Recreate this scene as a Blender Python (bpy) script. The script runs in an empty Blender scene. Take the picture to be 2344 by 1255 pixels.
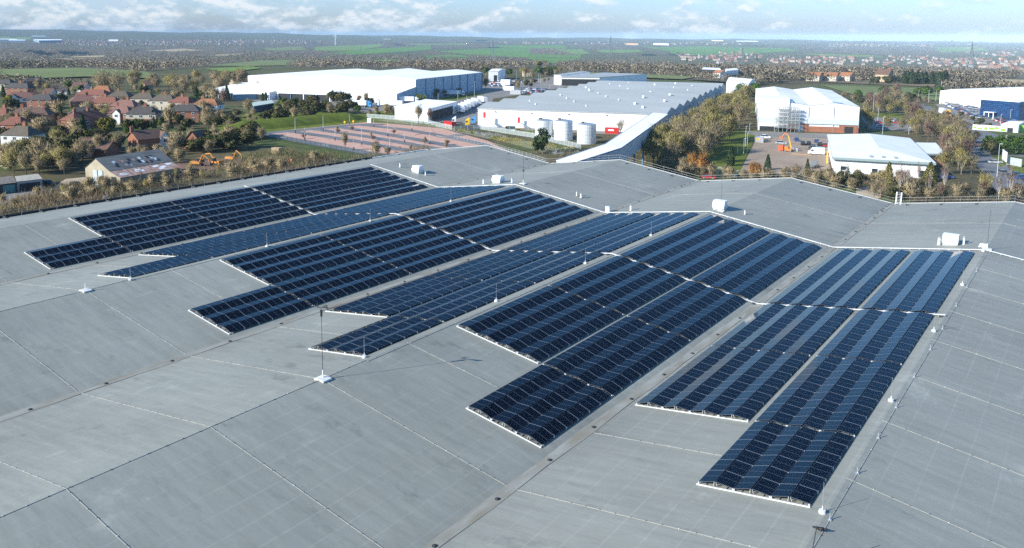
import bpy, math, random
import numpy as np
from mathutils import Vector, Matrix
random.seed(7); RNG = np.random.default_rng(7)
S = bpy.context.scene
COL = S.collection
W0, H0 = 2344.0, 1255.0
RIDGE = 14.4            # height of the big roof's ridges above the ground
BAY = 19.2              # ridge to valley
DROP = 2.75
CAM = np.array([126.58, -162.42, RIDGE + 27.91])
YAW, PITCH, ROLL, FOC, PPY = -0.63111, -0.133945, 0.006454, 1866.07, -295.44

def cam_axes():
    cy, sy, cp, sp = math.cos(YAW), math.sin(YAW), math.cos(PITCH), math.sin(PITCH)
    f = np.array([sy*cp, cy*cp, sp]); r = np.array([cy, -sy, 0.0]); u = np.cross(r, f)
    cr, sr = math.cos(ROLL), math.sin(ROLL)
    return cr*r + sr*u, -sr*r + cr*u, f
AR, AU, AF = cam_axes()
def at(px, py, z=0.0):
    """point at height z that the photograph shows at pixel px, py"""
    d = AF + (px - W0/2)/FOC*AR - (py - H0/2 - PPY)/FOC*AU
    t = (z - CAM[2])/d[2]
    return CAM + t*d
def upx(p):
    d = np.asarray(p) - CAM; z = d @ AF
    return W0/2 + FOC*(d @ AR)/z, H0/2 + PPY - FOC*(d @ AU)/z
def zat(p, py):
    """height above point p (x,y) at which the photo shows row py"""
    lo, hi = -60.0, 120.0
    for _ in range(40):
        m = (lo + hi)/2
        if upx((p[0], p[1], m))[1] > py: lo = m
        else: hi = m
    return lo
def roofz(x):
    if x < 0: return RIDGE + x*DROP/BAY
    k = (x/BAY) % 2
    return RIDGE - DROP*(k if k < 1 else 2 - k)

# ---------------------------------------------------------------- materials
MATS = {}
def mat(name, col, rough=0.7, metal=0.0, var=0.0, scale=1.0, spec=0.5, col2=None, stretch=None, bump=0.0, detail=4.0, emit=0):
    """principled material; var = value noise, col2 = second colour mixed in by noise"""
    if name in MATS: return MATS[name]
    m = bpy.data.materials.new(name); m.use_nodes = True
    nt = m.node_tree; N = nt.nodes; L = nt.links
    b = N['Principled BSDF']
    b.inputs['Base Color'].default_value = (*col, 1); b.inputs['Roughness'].default_value = rough
    b.inputs['Metallic'].default_value = metal; b.inputs['Specular IOR Level'].default_value = spec
    if var or col2:
        tc = N.new('ShaderNodeTexCoord'); mp = N.new('ShaderNodeMapping')
        L.new(tc.outputs['Object'], mp.inputs[0])
        if stretch: mp.inputs['Scale'].default_value = stretch
        nz = N.new('ShaderNodeTexNoise'); nz.inputs['Scale'].default_value = scale
        nz.inputs['Detail'].default_value = detail
        L.new(mp.outputs[0], nz.inputs['Vector'])
        rp = N.new('ShaderNodeMapRange'); rp.inputs[1].default_value = 0.32; rp.inputs[2].default_value = 0.68
        L.new(nz.outputs[0], rp.inputs[0])
        mx = N.new('ShaderNodeMix'); mx.data_type = 'RGBA'
        c2 = col2 if col2 else tuple(min(1, c*(1+var)) for c in col)
        c1 = col if col2 else tuple(c*(1-var) for c in col)
        mx.inputs[6].default_value = (*c1, 1); mx.inputs[7].default_value = (*c2, 1)
        L.new(rp.outputs[0], mx.inputs[0]); L.new(mx.outputs[2], b.inputs['Base Color'])
        if bump:
            bp = N.new('ShaderNodeBump'); bp.inputs['Strength'].default_value = bump
            L.new(nz.outputs[0], bp.inputs['Height']); L.new(bp.outputs[0], b.inputs['Normal'])
    MATS[name] = m
    return m

# ---------------------------------------------------------------- mesh builder
class MB:
    def __init__(s): s.v = []; s.f = []; s.m = []; s.mats = []
    def mi(s, m):
        if m not in s.mats: s.mats.append(m)
        return s.mats.index(m)
    def poly(s, pts, m):
        n = len(s.v); s.v += [tuple(map(float, p)) for p in pts]; s.f.append(tuple(range(n, n+len(pts)))); s.m.append(s.mi(m)); return s
    def hexa(s, lo, hi, m, mtop=None):
        """lo, hi: 4 points each, counter-clockwise seen from above"""
        n = len(s.v); s.v += [tuple(map(float, p)) for p in lo] + [tuple(map(float, p)) for p in hi]
        k = s.mi(m); kt = s.mi(mtop) if mtop else k
        for q in ((3,2,1,0),(0,1,5,4),(1,2,6,5),(2,3,7,6),(3,0,4,7)): s.f.append(tuple(n+i for i in q)); s.m.append(k)
        s.f.append((n+4, n+5, n+6, n+7)); s.m.append(kt)
        return s
    def box(s, c, d, m, rz=0.0, mtop=None):
        x, y, z = d[0]/2, d[1]/2, d[2]/2; ca, sa = math.cos(rz), math.sin(rz)
        q = [(c[0]+ca*a-sa*b, c[1]+sa*a+ca*b) for a, b in ((-x,-y),(x,-y),(x,y),(-x,y))]
        return s.hexa([(a, b, c[2]-z) for a, b in q], [(a, b, c[2]+z) for a, b in q], m, mtop)
    def prism(s, pts, z0, z1, m, mtop=None):
        n = len(pts); b = len(s.v)
        s.v += [(float(p[0]), float(p[1]), z0) for p in pts] + [(float(p[0]), float(p[1]), z1) for p in pts]
        k = s.mi(m); kt = s.mi(mtop) if mtop else k
        for i in range(n):
            j = (i+1) % n; s.f.append((b+i, b+j, b+n+j, b+n+i)); s.m.append(k)
        s.f.append(tuple(b+n+i for i in range(n))); s.m.append(kt)
        return s
    def tube(s, p, q, r, m, r2=None, n=6, cap=True):
        p, q = Vector(p), Vector(q); r2 = r if r2 is None else r2
        d = (q-p).normalized(); a = d.orthogonal().normalized(); c = d.cross(a)
        b = len(s.v); k = s.mi(m)
        for P, R in ((p, r), (q, r2)):
            for i in range(n):
                t = 2*math.pi*i/n; s.v.append(tuple(P + (a*math.cos(t) + c*math.sin(t))*R))
        for i in range(n):
            j = (i+1) % n; s.f.append((b+i, b+j, b+n+j, b+n+i)); s.m.append(k)
        if cap:
            s.f.append(tuple(b+n+i for i in range(n))); s.m.append(k)
            s.f.append(tuple(b+n-1-i for i in range(n))); s.m.append(k)
        return s
    def bar(s, p, q, w, h, m):
        """rectangular bar from p to q, w wide, h tall, standing on the line"""
        p, q = Vector(p), Vector(q); d = q-p; n = Vector((-d.y, d.x, 0))
        n = n.normalized()*(w/2) if n.length > 1e-6 else Vector((w/2, 0, 0))
        up = Vector((0, 0, h))
        return s.hexa([p-n, q-n, q+n, p+n] , [p-n+up, q-n+up, q+n+up, p+n+up], m)
    def mesh(s, name):
        me = bpy.data.meshes.new(name); me.from_pydata(s.v, [], s.f)
        for m in s.mats: me.materials.append(m)
        if len(s.mats) > 1: me.polygons.foreach_set('material_index', s.m)
        me.update(); return me
    def build(s, name, parent=None, loc=None, smooth=False):
        me = s.mesh(name)
        if smooth: me.polygons.foreach_set('use_smooth', [True]*len(me.polygons))
        return link(name, me, parent, loc)
def link(name, me, parent=None, loc=None):
    o = bpy.data.objects.new(name, me); COL.objects.link(o)
    if parent: o.parent = parent
    if loc is not None: o.location = loc
    return o
def tris_mesh(name, P, m, nrm=None):
    """P: (n,3,3) or (n,4,3) array of separate faces"""
    k = P.shape[1]; n = P.shape[0]
    if nrm is not None:      # turn every leaf outwards and let the crown shade as a whole
        nrm = nrm + RNG.normal(size=nrm.shape)*.38; nrm /= np.linalg.norm(nrm, axis=1, keepdims=True)+1e-9
        g = np.cross(P[:, 1]-P[:, 0], P[:, 2]-P[:, 0]); bad = (g*nrm).sum(1) < 0; P = P.copy(); P[bad] = P[bad][:, ::-1]
    me = bpy.data.meshes.new(name)
    me.vertices.add(n*k); me.vertices.foreach_set('co', P.reshape(-1).astype(np.float32))
    me.loops.add(n*k); me.loops.foreach_set('vertex_index', np.arange(n*k, dtype=np.int32))
    me.polygons.add(n); me.polygons.foreach_set('loop_start', np.arange(0, n*k, k, dtype=np.int32))
    ms = m if isinstance(m, (list, tuple)) else [m]
    for q in ms: me.materials.append(q)
    if len(ms) > 1: me.polygons.foreach_set('material_index', np.minimum((RNG.random(n)**1.3*len(ms)).astype(np.int32), len(ms)-1))
    if nrm is not None:
        me.polygons.foreach_set('use_smooth', np.ones(n, dtype=bool))
        at_ = me.attributes.new('custom_normal', 'FLOAT_VECTOR', 'POINT'); at_.data.foreach_set('vector', np.repeat(nrm, k, 0).reshape(-1).astype(np.float32))
    me.update(); return me
def tag(o, label=None, cat=None, group=None, kind=None):
    if label: o['label'] = label
    if cat: o['category'] = cat
    if group: o['group'] = group
    if kind: o['kind'] = kind
    return o
def empty(name, loc=(0,0,0), rz=0.0, label=None, cat=None, group=None):
    o = bpy.data.objects.new(name, None); COL.objects.link(o)
    o.location = tuple(float(c) for c in loc); o.rotation_euler = (0, 0, rz); o.empty_display_size = 0.5
    return tag(o, label, cat, group)
def kids(o): return [c for c in COPYKIDS.get(o.name, [])] or list(o.children)
COPYKIDS = {}
def copy_tree(o, parent=None):
    c = o.copy(); COL.objects.link(c)
    if parent is not None: c.parent = parent
    if o.name not in COPYKIDS: COPYKIDS[o.name] = list(o.children)
    for k in COPYKIDS[o.name]: copy_tree(k, c)
    return c
def flat(name, pix, m, z, parent=None, kind='structure'):
    """ground sheet from pixel corners"""
    b = MB(); b.poly([at(x, y, z) for x, y in pix], m); o = b.build(name, parent)
    if kind: o['kind'] = kind
    return o
ORD = ['first','second','third','fourth','fifth','sixth','seventh','eighth','ninth','tenth','eleventh','twelfth']

# ---------------------------------------------------------------- camera
cd = bpy.data.cameras.new('camera'); co = bpy.data.objects.new('camera', cd); COL.objects.link(co)
cd.sensor_width = 36; cd.lens = FOC/W0*36; cd.shift_y = PPY/W0; cd.clip_start = 0.5; cd.clip_end = 90000
M = Matrix(((AR[0], AU[0], -AF[0], CAM[0]), (AR[1], AU[1], -AF[1], CAM[1]), (AR[2], AU[2], -AF[2], CAM[2]), (0, 0, 0, 1)))
co.matrix_world = M; S.camera = co

# ---------------------------------------------------------------- light
SD = Vector((-0.30, -0.63, 0.365)).normalized()
EL = math.asin(SD.z); AZ = math.atan2(SD.x, SD.y)
sun = bpy.data.lights.new('sun', 'SUN'); sun.energy = 4.5; sun.angle = math.radians(0.53); sun.color = (1.0, 0.955, 0.88)
so = bpy.data.objects.new('sun', sun); COL.objects.link(so)
so.rotation_euler = SD.to_track_quat('Z', 'Y').to_euler(); so.location = (0, 0, 200)
wd = bpy.data.worlds.new('World'); S.world = wd; wd.use_nodes = True
N = wd.node_tree.nodes; L = wd.node_tree.links
bg = N['Background']; bg.inputs[1].default_value = 0.115
sky = N.new('ShaderNodeTexSky'); sky.sky_type = 'NISHITA'; sky.sun_disc = False
sky.sun_elevation = EL; sky.sun_rotation = AZ; sky.altitude = 60; sky.air_density = 1.0; sky.dust_density = 1.0; sky.ozone_density = 1.6
tc = N.new('ShaderNodeTexCoord')
sp = N.new('ShaderNodeSeparateXYZ'); L.new(tc.outputs['Generated'], sp.inputs[0])
def wmath(op, a, b=None, c=None):
    n = N.new('ShaderNodeMath'); n.operation = op
    for i, q in enumerate((a, b, c)):
        if q is None: continue
        if isinstance(q, (int, float)): n.inputs[i].default_value = q
        else: L.new(q, n.inputs[i])
    return n.outputs[0]
# cloud sheet: directions by bearing and height, stretched level banks low down
az = wmath('ARCTAN2', sp.outputs[0], sp.outputs[1])
cv = N.new('ShaderNodeCombineXYZ'); L.new(wmath('MULTIPLY', az, 13.0), cv.inputs[0]); L.new(wmath('MULTIPLY', sp.outputs[2], 27.0), cv.inputs[1])
n1 = N.new('ShaderNodeTexNoise'); n1.inputs['Scale'].default_value = 1.5; n1.inputs['Detail'].default_value = 9; n1.inputs['Roughness'].default_value = 0.6
n1.inputs['Distortion'].default_value = 0.0
L.new(cv.outputs[0], n1.inputs['Vector'])
n2 = N.new('ShaderNodeTexNoise'); n2.inputs['Scale'].default_value = 0.45; n2.inputs['Detail'].default_value = 3
L.new(cv.outputs[0], n2.inputs['Vector'])
# more cloud to the left of the view (bearing -66 deg .. -5 deg)
bias = wmath('SUBTRACT', wmath('MULTIPLY', wmath('ADD', az, 0.62), -0.16), wmath('MULTIPLY', wmath('MAXIMUM', wmath('SUBTRACT', sp.outputs[2], 0.10), 0.0), 1.2))
cl = wmath('ADD', wmath('ADD', wmath('MULTIPLY', n1.outputs[0], 0.75), wmath('MULTIPLY', n2.outputs[0], 0.35)), bias)
mr = N.new('ShaderNodeMapRange'); mr.interpolation_type = 'SMOOTHSTEP'; mr.inputs[1].default_value = 0.515; mr.inputs[2].default_value = 0.66
L.new(cl, mr.inputs[0])
# underside shade of the cloud: the noise a little higher up is thicker -> greyer
cv2 = N.new('ShaderNodeCombineXYZ'); L.new(wmath('MULTIPLY', az, 13.0), cv2.inputs[0]); L.new(wmath('ADD', wmath('MULTIPLY', sp.outputs[2], 27.0), 0.16), cv2.inputs[1])
n3 = N.new('ShaderNodeTexNoise'); n3.inputs['Scale'].default_value = 1.5; n3.inputs['Detail'].default_value = 5; n3.inputs['Roughness'].default_value = 0.6
n3.inputs['Distortion'].default_value = 0.0
L.new(cv2.outputs[0], n3.inputs['Vector'])
sh = N.new('ShaderNodeMapRange'); sh.inputs[1].default_value = -0.07; sh.inputs[2].default_value = 0.06; sh.inputs[3].default_value = 1.0; sh.inputs[4].default_value = 0.0
L.new(wmath('SUBTRACT', n3.outputs[0], n1.outputs[0]), sh.inputs[0])
cc = N.new('ShaderNodeMix'); cc.data_type = 'RGBA'
cc.inputs[6].default_value = (2.9, 3.75, 4.5, 1); cc.inputs[7].default_value = (5.1, 5.25, 5.4, 1)
L.new(sh.outputs[0], cc.inputs[0])
mx = N.new('ShaderNodeMix'); mx.data_type = 'RGBA'
L.new(wmath('MULTIPLY', mr.outputs[0], 0.70), mx.inputs[0]); tint = N.new('ShaderNodeMix'); tint.data_type = 'RGBA'; tint.blend_type = 'MULTIPLY'; tint.inputs[0].default_value = 1; tm = N.new('ShaderNodeMapRange'); tm.inputs[1].default_value = 0.0; tm.inputs[2].default_value = 0.24; L.new(sp.outputs[2], tm.inputs[0]); tw = N.new('ShaderNodeMix'); tw.data_type = 'RGBA'; tw.inputs[6].default_value = (0.68, 0.835, 1.28, 1); tw.inputs[7].default_value = (0.40, 0.80, 1.14, 1); L.new(tm.outputs[0], tw.inputs[0]); L.new(tw.outputs[2], tint.inputs[7]); L.new(sky.outputs[0], tint.inputs[6]); L.new(tint.outputs[2], mx.inputs[6]); L.new(cc.outputs[2], mx.inputs[7])
L.new(mx.outputs[2], bg.inputs[0])
S.view_settings.view_transform = 'Standard'; S.view_settings.look = 'None'; S.view_settings.gamma = 1
S.view_settings.exposure = 0.76
S.cycles.max_bounces = 6; S.cycles.volume_bounces = 1; S.cycles.use_denoising = False

# ---------------------------------------------------------------- haze: one closed box of even air
hz = bpy.data.materials.new('haze'); hz.use_nodes = True
N = hz.node_tree.nodes; N.remove(N['Principled BSDF'])
pv = N.new('ShaderNodeVolumePrincipled'); pv.inputs['Color'].default_value = (0.60, 0.80, 1.0, 1); pv.inputs['Density'].default_value = 5.2e-5
pv.inputs['Anisotropy'].default_value = -0.5
hz.node_tree.links.new(pv.outputs[0], N['Material Output'].inputs['Volume'])
b = MB(); b.box((CAM[0], CAM[1], 12), (46000, 46000, 160), hz); ho = b.build('haze'); ho['kind'] = 'stuff'
# ================================================================ the big roof
TH = math.atan(DROP/BAY)
def roof_mat():
    m = bpy.data.materials.new('roof_membrane'); m.use_nodes = True
    nt = m.node_tree; N = nt.nodes; L = nt.links; b = N['Principled BSDF']; b.inputs['Roughness'].default_value = 0.62
    b.inputs['Specular IOR Level'].default_value = 0.35
    tc = N.new('ShaderNodeTexCoord')
    def noise(sc, stretch, det=5, rough=0.55):
        mp = N.new('ShaderNodeMapping'); mp.inputs['Scale'].default_value = stretch; L.new(tc.outputs['Object'], mp.inputs[0])
        n = N.new('ShaderNodeTexNoise'); n.inputs['Scale'].default_value = sc; n.inputs['Detail'].default_value = det; n.inputs['Roughness'].default_value = rough
        L.new(mp.outputs[0], n.inputs['Vector']); return n.outputs[0]
    def mth(op, a, bb=None, c=None):
        n = N.new('ShaderNodeMath'); n.operation = op
        for i, q in enumerate((a, bb, c)):
            if q is None: continue
            if isinstance(q, (int, float)): n.inputs[i].default_value = q
            else: L.new(q, n.inputs[i])
        return n.outputs[0]
    def rng(x, a, bb, c, d, smooth=False):
        n = N.new('ShaderNodeMapRange'); n.inputs[1].default_value = a; n.inputs[2].default_value = bb; n.inputs[3].default_value = c; n.inputs[4].default_value = d
        if smooth: n.interpolation_type = 'SMOOTHSTEP'
        L.new(x, n.inputs[0]); return n.outputs[0]
    sp = N.new('ShaderNodeSeparateXYZ'); L.new(tc.outputs['Object'], sp.inputs[0]); X, Y = sp.outputs[0], sp.outputs[1]
    big = rng(noise(0.05, (1, 1, 1), 4), .3, .7, 0.86, 1.10)
    streak = rng(noise(0.9, (0.16, 1.6, 1), 6, 0.65), .25, .75, 0.85, 1.12)
    fine = rng(noise(6.0, (0.35, 1, 1), 3), .25, .75, 0.955, 1.045)
    patch = rng(noise(0.22, (1, 0.7, 1), 6, 0.7), .57, .73, 0.0, 0.26, True)       # pale dried puddles
    dirt = rng(noise(0.35, (0.5, 1, 1), 5, 0.7), .56, .76, 0.0, 0.32, True)
    # long welds: along the ridges every 2 m, across every 10 m
    wob = mth('MULTIPLY', noise(0.3, (1, 1, 1), 2), 0.10)
    fx = mth('ABSOLUTE', mth('SUBTRACT', mth('FRACT', mth('MULTIPLY', mth('ADD', X, wob), 0.5)), 0.5))
    lx = mth('MULTIPLY', rng(fx, 0.0, 0.05, 1.0, 0.0), rng(noise(0.13, (1, 1, 1), 3), .35, .65, 0.15, 1.0))
    fy = mth('ABSOLUTE', mth('SUBTRACT', mth('FRACT', mth('MULTIPLY', mth('ADD', Y, wob), 0.0995)), 0.5))
    ly = rng(fy, 0.0, 0.006, 0.6, 0.0)
    # the slopes beside the valleys collect a dusty, darker foot
    val = mth('MULTIPLY', mth('FRACT', mth('MULTIPLY', X, 1/(2*BAY))), 2*BAY)
    dv = mth('ABSOLUTE', mth('SUBTRACT', val, BAY))
    foot = rng(dv, 0.3, 4.0, 0.10, 0.0, True)
    foot = mth('MULTIPLY', foot, rng(noise(0.5, (0.6, 1.2, 1), 5, .7), .3, .7, 0.2, 1.3))
    val_ = mth('MULTIPLY', mth('MULTIPLY', big, streak), fine)
    val_ = mth('SUBTRACT', mth('ADD', mth('ADD', val_, patch), mth('MULTIPLY', lx, 0.16)), mth('ADD', mth('ADD', dirt, foot), mth('MULTIPLY', ly, 0.05)))
    # light-blue/grey hue shift
    hue = N.new('ShaderNodeMix'); hue.data_type = 'RGBA'; hue.inputs[6].default_value = (0.252, 0.262, 0.230, 1); hue.inputs[7].default_value = (0.272, 0.268, 0.224, 1)
    L.new(noise(0.11, (1, 1.5, 1), 5), hue.inputs[0])
    vm = N.new('ShaderNodeVectorMath'); vm.operation = 'SCALE'; L.new(hue.outputs[2], vm.inputs[0]); L.new(val_, vm.inputs[3])
    L.new(vm.outputs[0], b.inputs['Base Color'])
    bp = N.new('ShaderNodeBump'); bp.inputs['Strength'].default_value = 0.25; bp.inputs['Distance'].default_value = 0.03
    L.new(mth('ADD', noise(1.2, (0.4, 1, 1), 4), mth('MULTIPLY', lx, 0.5)), bp.inputs['Height']); L.new(bp.outputs[0], b.inputs['Normal'])
    return m
M_ROOF = roof_mat()
M_GUT = mat('gutter_stained', (0.30, 0.30, 0.265), 0.7, col2=(0.215, 0.195, 0.145), scale=0.8, stretch=(1.6, 0.45, 1), detail=7)
M_BLACK = mat('black_rubber', (0.012, 0.012, 0.013), 0.6)
M_WHITE = mat('white_paint', (0.80, 0.81, 0.80), 0.45, var=0.04, scale=2)
M_GALV = mat('galvanised_steel', (0.52, 0.54, 0.55), 0.4, metal=0.6, var=0.12, scale=3)
M_TAPE = mat('pale_tape', (0.34, 0.34, 0.31), 0.6, var=0.1, scale=1)
M_DARK = mat('dark_metal', (0.03, 0.032, 0.035), 0.5)
M_CONC = mat('concrete_block', (0.62, 0.62, 0.59), 0.8, var=0.1, scale=6)
M_CLAD = mat('grey_cladding', (0.36, 0.39, 0.41), 0.5, var=0.05, scale=0.5)

hall = empty('warehouse_building', (0, 0, 0), 0, 'huge warehouse with a grey ridged roof carrying the dark solar panels', 'warehouse')
XS = [-21.0] + [BAY*k for k in range(0, 9)]
YS = list(np.linspace(-200, 0, 21))
b = MB()
for i in range(len(XS)-1):
    for j in range(len(YS)-1):
        x0, x1, y0, y1 = XS[i], XS[i+1], YS[j], YS[j+1]
        b.poly([(x0, y0, roofz(x0)), (x1, y0, roofz(x1)), (x1, y1, roofz(x1)), (x0, y1, roofz(x0))], M_ROOF)
b.build('roof', hall)
# walls below the eaves, kept just under the roof sheet
b = MB()
for i in range(len(XS)-1):
    x0, x1 = XS[i], XS[i+1]
    for y in (-200, -0.05):
        b.poly([(x0, y, 0), (x1, y, 0), (x1, y, roofz(x1)-.03), (x0, y, roofz(x0)-.03)], M_CLAD)
for x in (XS[0]+.05, XS[-1]-.05):
    b.poly([(x, -200, 0), (x, -0.05, 0), (x, -0.05, roofz(x)-.05), (x, -200, roofz(x)-.05)], M_CLAD)
b.build('wall', hall)
M_TRIM = mat('pale_trim', (.50, .51, .50), .5, var=.1, scale=.5)
# white trim along the far edge, dark upstand along the left edge
b = MB()
for i in range(len(XS)-1):
    x0, x1 = XS[i], XS[i+1]
    b.bar((x0, 0.06, roofz(x0)-.25), (x1, 0.06, roofz(x1)-.25), 0.20, 0.33, M_TRIM)
b.build('edge_trim', hall)
b = MB(); b.bar((-21.1, -200, roofz(-21)-.3), (-21.1, -20, roofz(-21)-.3), 0.28, 0.72, M_BLACK)
b.bar((-21.1, -20, roofz(-21)-.3), (-21.1, 0, roofz(-21)-.3), 0.28, 0.52, M_WHITE); b.build('upstand', hall)
# valley gutters with drains
for k in (1, 3, 5, 7):
    x = BAY*k; zz = roofz(x)
    b = MB(); n = 60
    for i in range(n):
        y0, y1 = -200 + 200*i/n, -200 + 200*(i+1)/n
        wl0, wl1 = .45 + .08*math.sin(i*1.7), .45 + .08*math.sin((i+1)*1.7)
        b.poly([(x-wl0, y0, zz+.45*DROP/BAY+.03), (x+wl0, y0, zz+.45*DROP/BAY+.03), (x+wl1, y1, zz+.45*DROP/BAY+.03), (x-wl1, y1, zz+.45*DROP/BAY+.03)], M_GUT)
    g = b.build('valley_gutter', hall)
    d0 = None
    for i in range(-31, 0):
        y = -103.3 + (i+16)*6.27
        if y > -2 or y < -150: continue
        if d0 is None:
            b = MB(); b.tube((0, 0, 0), (0, 0, .05), .17, M_BLACK, .15, 10); b.tube((0, 0, .05), (0, 0, .11), .12, M_DARK, .05, 8); d0 = b.mesh('drain')
        link('drain', d0, g, (x+.1, y, zz+.105))
    if k >= 3:
        for y in (-2.6, -4.3, -6.9, -8.4, -11.5): link('drain', d0, g, (x-.3, y, zz+.13))
    elif k == 1:
        for y in (-3.2, -6.0, -10.0): link('drain', d0, g, (x-.3, y, zz+.13))
# lightning conductor tapes: along ridges and across the slopes, with dark clips
def tape(p, q, step=1.05):
    b = MB(); b.bar(p, q, 0.038, 0.025, M_TAPE)
    p, q = Vector(p), Vector(q); L_ = (q-p).length; n = int(L_/step)
    for i in range(n):
        c = p + (q-p)*((i+.5)/n); b.box((c.x+random.uniform(-.03, .03), c.y, c.z+.03), (.05, .05, .04), M_DARK if random.random() < .75 else M_CONC, random.random())
    b.build('conductor_tape', hall)
for k in (2, 4): tape((BAY*k, -150, RIDGE+.01), (BAY*k, -115.5, RIDGE+.01), 1.25); tape((BAY*k+.25, -115.5, RIDGE-.01), (BAY*k+.25, -41, RIDGE-.01), 2.1)
tape((BAY*6+.35, -140, RIDGE-.04), (BAY*6+.35, -41, RIDGE-.04), 3.0)
for s in range(7):
    x0, x1 = BAY*s, BAY*(s+1)
    for y in (-140.65, -130.6, -120.38, -110.36, -100.5, -90.3, -80.3, -70.2, -60.1, -50.2, -20.2):
        if y > -115 and s < 6 and y != -20.2 and y != -110.36: continue
        a, c = x0, x1
        if y == -110.36:
            if s % 2 == 0: c = x0 + 10.4 if s < 6 else x1
            else: a, c = x0 + .6, x0 + 10.9
        sg = .9 if s % 2 else 0.9
        tape((a, y, roofz(a)+.012), (c, y, roofz(c)+.012))

# ---------------------------------------------------------------- solar arrays
def glass_mat(name, base, var):
    m = bpy.data.materials.new(name); m.use_nodes = True; nt = m.node_tree; N = nt.nodes; L = nt.links
    b = N['Principled BSDF']; b.inputs['Roughness'].default_value = 0.05; b.inputs['IOR'].default_value = 1.22
    tc = N.new('ShaderNodeTexCoord'); sp = N.new('ShaderNodeSeparateXYZ'); L.new(tc.outputs['Object'], sp.inputs[0])
    def line(src, per, wd):
        a = N.new('ShaderNodeMath'); a.operation = 'MULTIPLY'; a.inputs[1].default_value = 1/per; L.new(src, a.inputs[0])
        f = N.new('ShaderNodeMath'); f.operation = 'FRACT'; L.new(a.outputs[0], f.inputs[0])
        c = N.new('ShaderNodeMath'); c.operation = 'LESS_THAN'; c.inputs[1].default_value = wd; L.new(f.outputs[0], c.inputs[0]); return c.outputs[0]
    mx = N.new('ShaderNodeMix'); mx.data_type = 'RGBA'
    mx.inputs[6].default_value = (*base, 1); mx.inputs[7].default_value = (0.016, 0.021, 0.03, 1)
    L.new(line(sp.outputs[0], 0.182, 0.07), mx.inputs[0])
    oi = N.new('ShaderNodeObjectInfo'); r = N.new('ShaderNodeMapRange'); r.inputs[3].default_value = 1-var; r.inputs[4].default_value = 1+var
    L.new(oi.outputs['Random'], r.inputs[0])
    vm = N.new('ShaderNodeVectorMath'); vm.operation = 'SCALE'; L.new(mx.outputs[2], vm.inputs[0]); L.new(r.outputs[0], vm.inputs[3])
    L.new(vm.outputs[0], b.inputs['Base Color'])
    return m
M_CELL = glass_mat('solar_glass', (0.0018, 0.0032, 0.0075), 0.25)
M_FRAME = mat('panel_frame', (0.055, 0.062, 0.075), 0.35, metal=0.5)
M_JOINT = mat('panel_joint', (0.26, 0.28, 0.30), 0.45, metal=0.4)
M_TRAY = mat('tray_grey_white', (.55, .56, .55), .5, var=.15, scale=.7)
M_FOOT = mat('panel_foot', (.55, .55, .54), .5)
M_MID = mat('cell_gap', (0.13, 0.15, 0.18), 0.3)
PL, PW, PT = 1.722, 1.134, 0.035
PITCH_Y = 1.7385
def panel_geo(b, f):
    """one panel; f maps local (x,y,z) to mesh space. top split in joint strips, two cell halves and the middle gap"""
    x = PW/2
    ys = [-PL/2, -PL/2+.027, -.009, .009, PL/2-.027, PL/2]
    ms = [M_JOINT, M_CELL, M_MID, M_CELL, M_JOINT]
    for i in range(5):
        b.poly([f(-x+.016, ys[i], PT), f(x-.016, ys[i], PT), f(x-.016, ys[i+1], PT), f(-x+.016, ys[i+1], PT)], ms[i])
    for a, c in ((-x, -x+.016), (x-.016, x)):
        b.poly([f(a, -PL/2, PT), f(c, -PL/2, PT), f(c, PL/2, PT), f(a, PL/2, PT)], M_FRAME)
    for q in (((-x, -PL/2), (x, -PL/2)), ((x, -PL/2), (x, PL/2)), ((x, PL/2), (-x, PL/2)), ((-x, PL/2), (-x, -PL/2))):
        (a, c), (d, e) = q
        b.poly([f(a, c, 0), f(d, e, 0), f(d, e, PT), f(a, c, PT)], M_FRAME)
b = MB(); panel_geo(b, lambda x, y, z: (x, y, z)); PANEL = b.mesh('solar_panel')
TILT = math.radians(10.0); LOW = 0.13; HW = PW*math.cos(TILT); RISE = PW*math.sin(TILT)
PAIR = 2.40
def row_parts(n, singles, parent, xo, ys):
    """one double row: n panels a side, rails and feet; ys = panel centres along the row"""
    b = MB(); y0, y1 = ys[0]-PL/2, ys[-1]+PL/2
    jit = random.uniform(-.012, .012)
    for sgn in (-1, 1):
        # feet at the low edge, posts at the apex
        for y in list(np.array(ys)-PITCH_Y/2) + [ys[-1]+PITCH_Y/2]:
            b.box((sgn*(PAIR/2-.05), y, LOW/2), (.075, .085, LOW+.04), M_FOOT)
            b.box((sgn*.035, y, (LOW+RISE)/2), (.03, .03, LOW+RISE-.02), M_DARK)
        b.box((sgn*(PAIR/2-.5), (y0+y1)/2, .03), (.05, y1-y0, .05), M_GALV)
    def f(sgn, yc):
        ca, sa = math.cos(TILT+jit), math.sin(TILT+jit); xc = sgn*(.04+HW/2); zc = LOW+RISE/2
        return lambda x, y, z: (xc + x*ca + sgn*z*sa, yc + y, zc - sgn*x*sa + z*ca)
    if not singles:
        for sgn in (-1, 1):
            for y in ys: panel_geo(b, f(sgn, y))
    r = b.build('panel_row', parent, (xo, 0, 0))
    if singles:
        for sgn in (-1, 1):
            for y in ys:
                p = link('solar_panel', PANEL, r, (sgn*(.04+HW/2), y, LOW+RISE/2)); p.rotation_euler = (0, sgn*(TILT+jit+random.gauss(0, .0015)), 0)
    return r
NEARGAP = -114.80; MAIN = -72.45
seg_ext = [NEARGAP+.9+PITCH_Y*i for i in range(6)]
seg_a = [seg_ext[-1]+PITCH_Y+.24+PITCH_Y*i for i in range(9)]
seg_b = [seg_a[-1]+PITCH_Y+.24+PITCH_Y*i for i in range(9)]
seg_c = [MAIN+1.35+PITCH_Y*i for i in range(17)]
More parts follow.
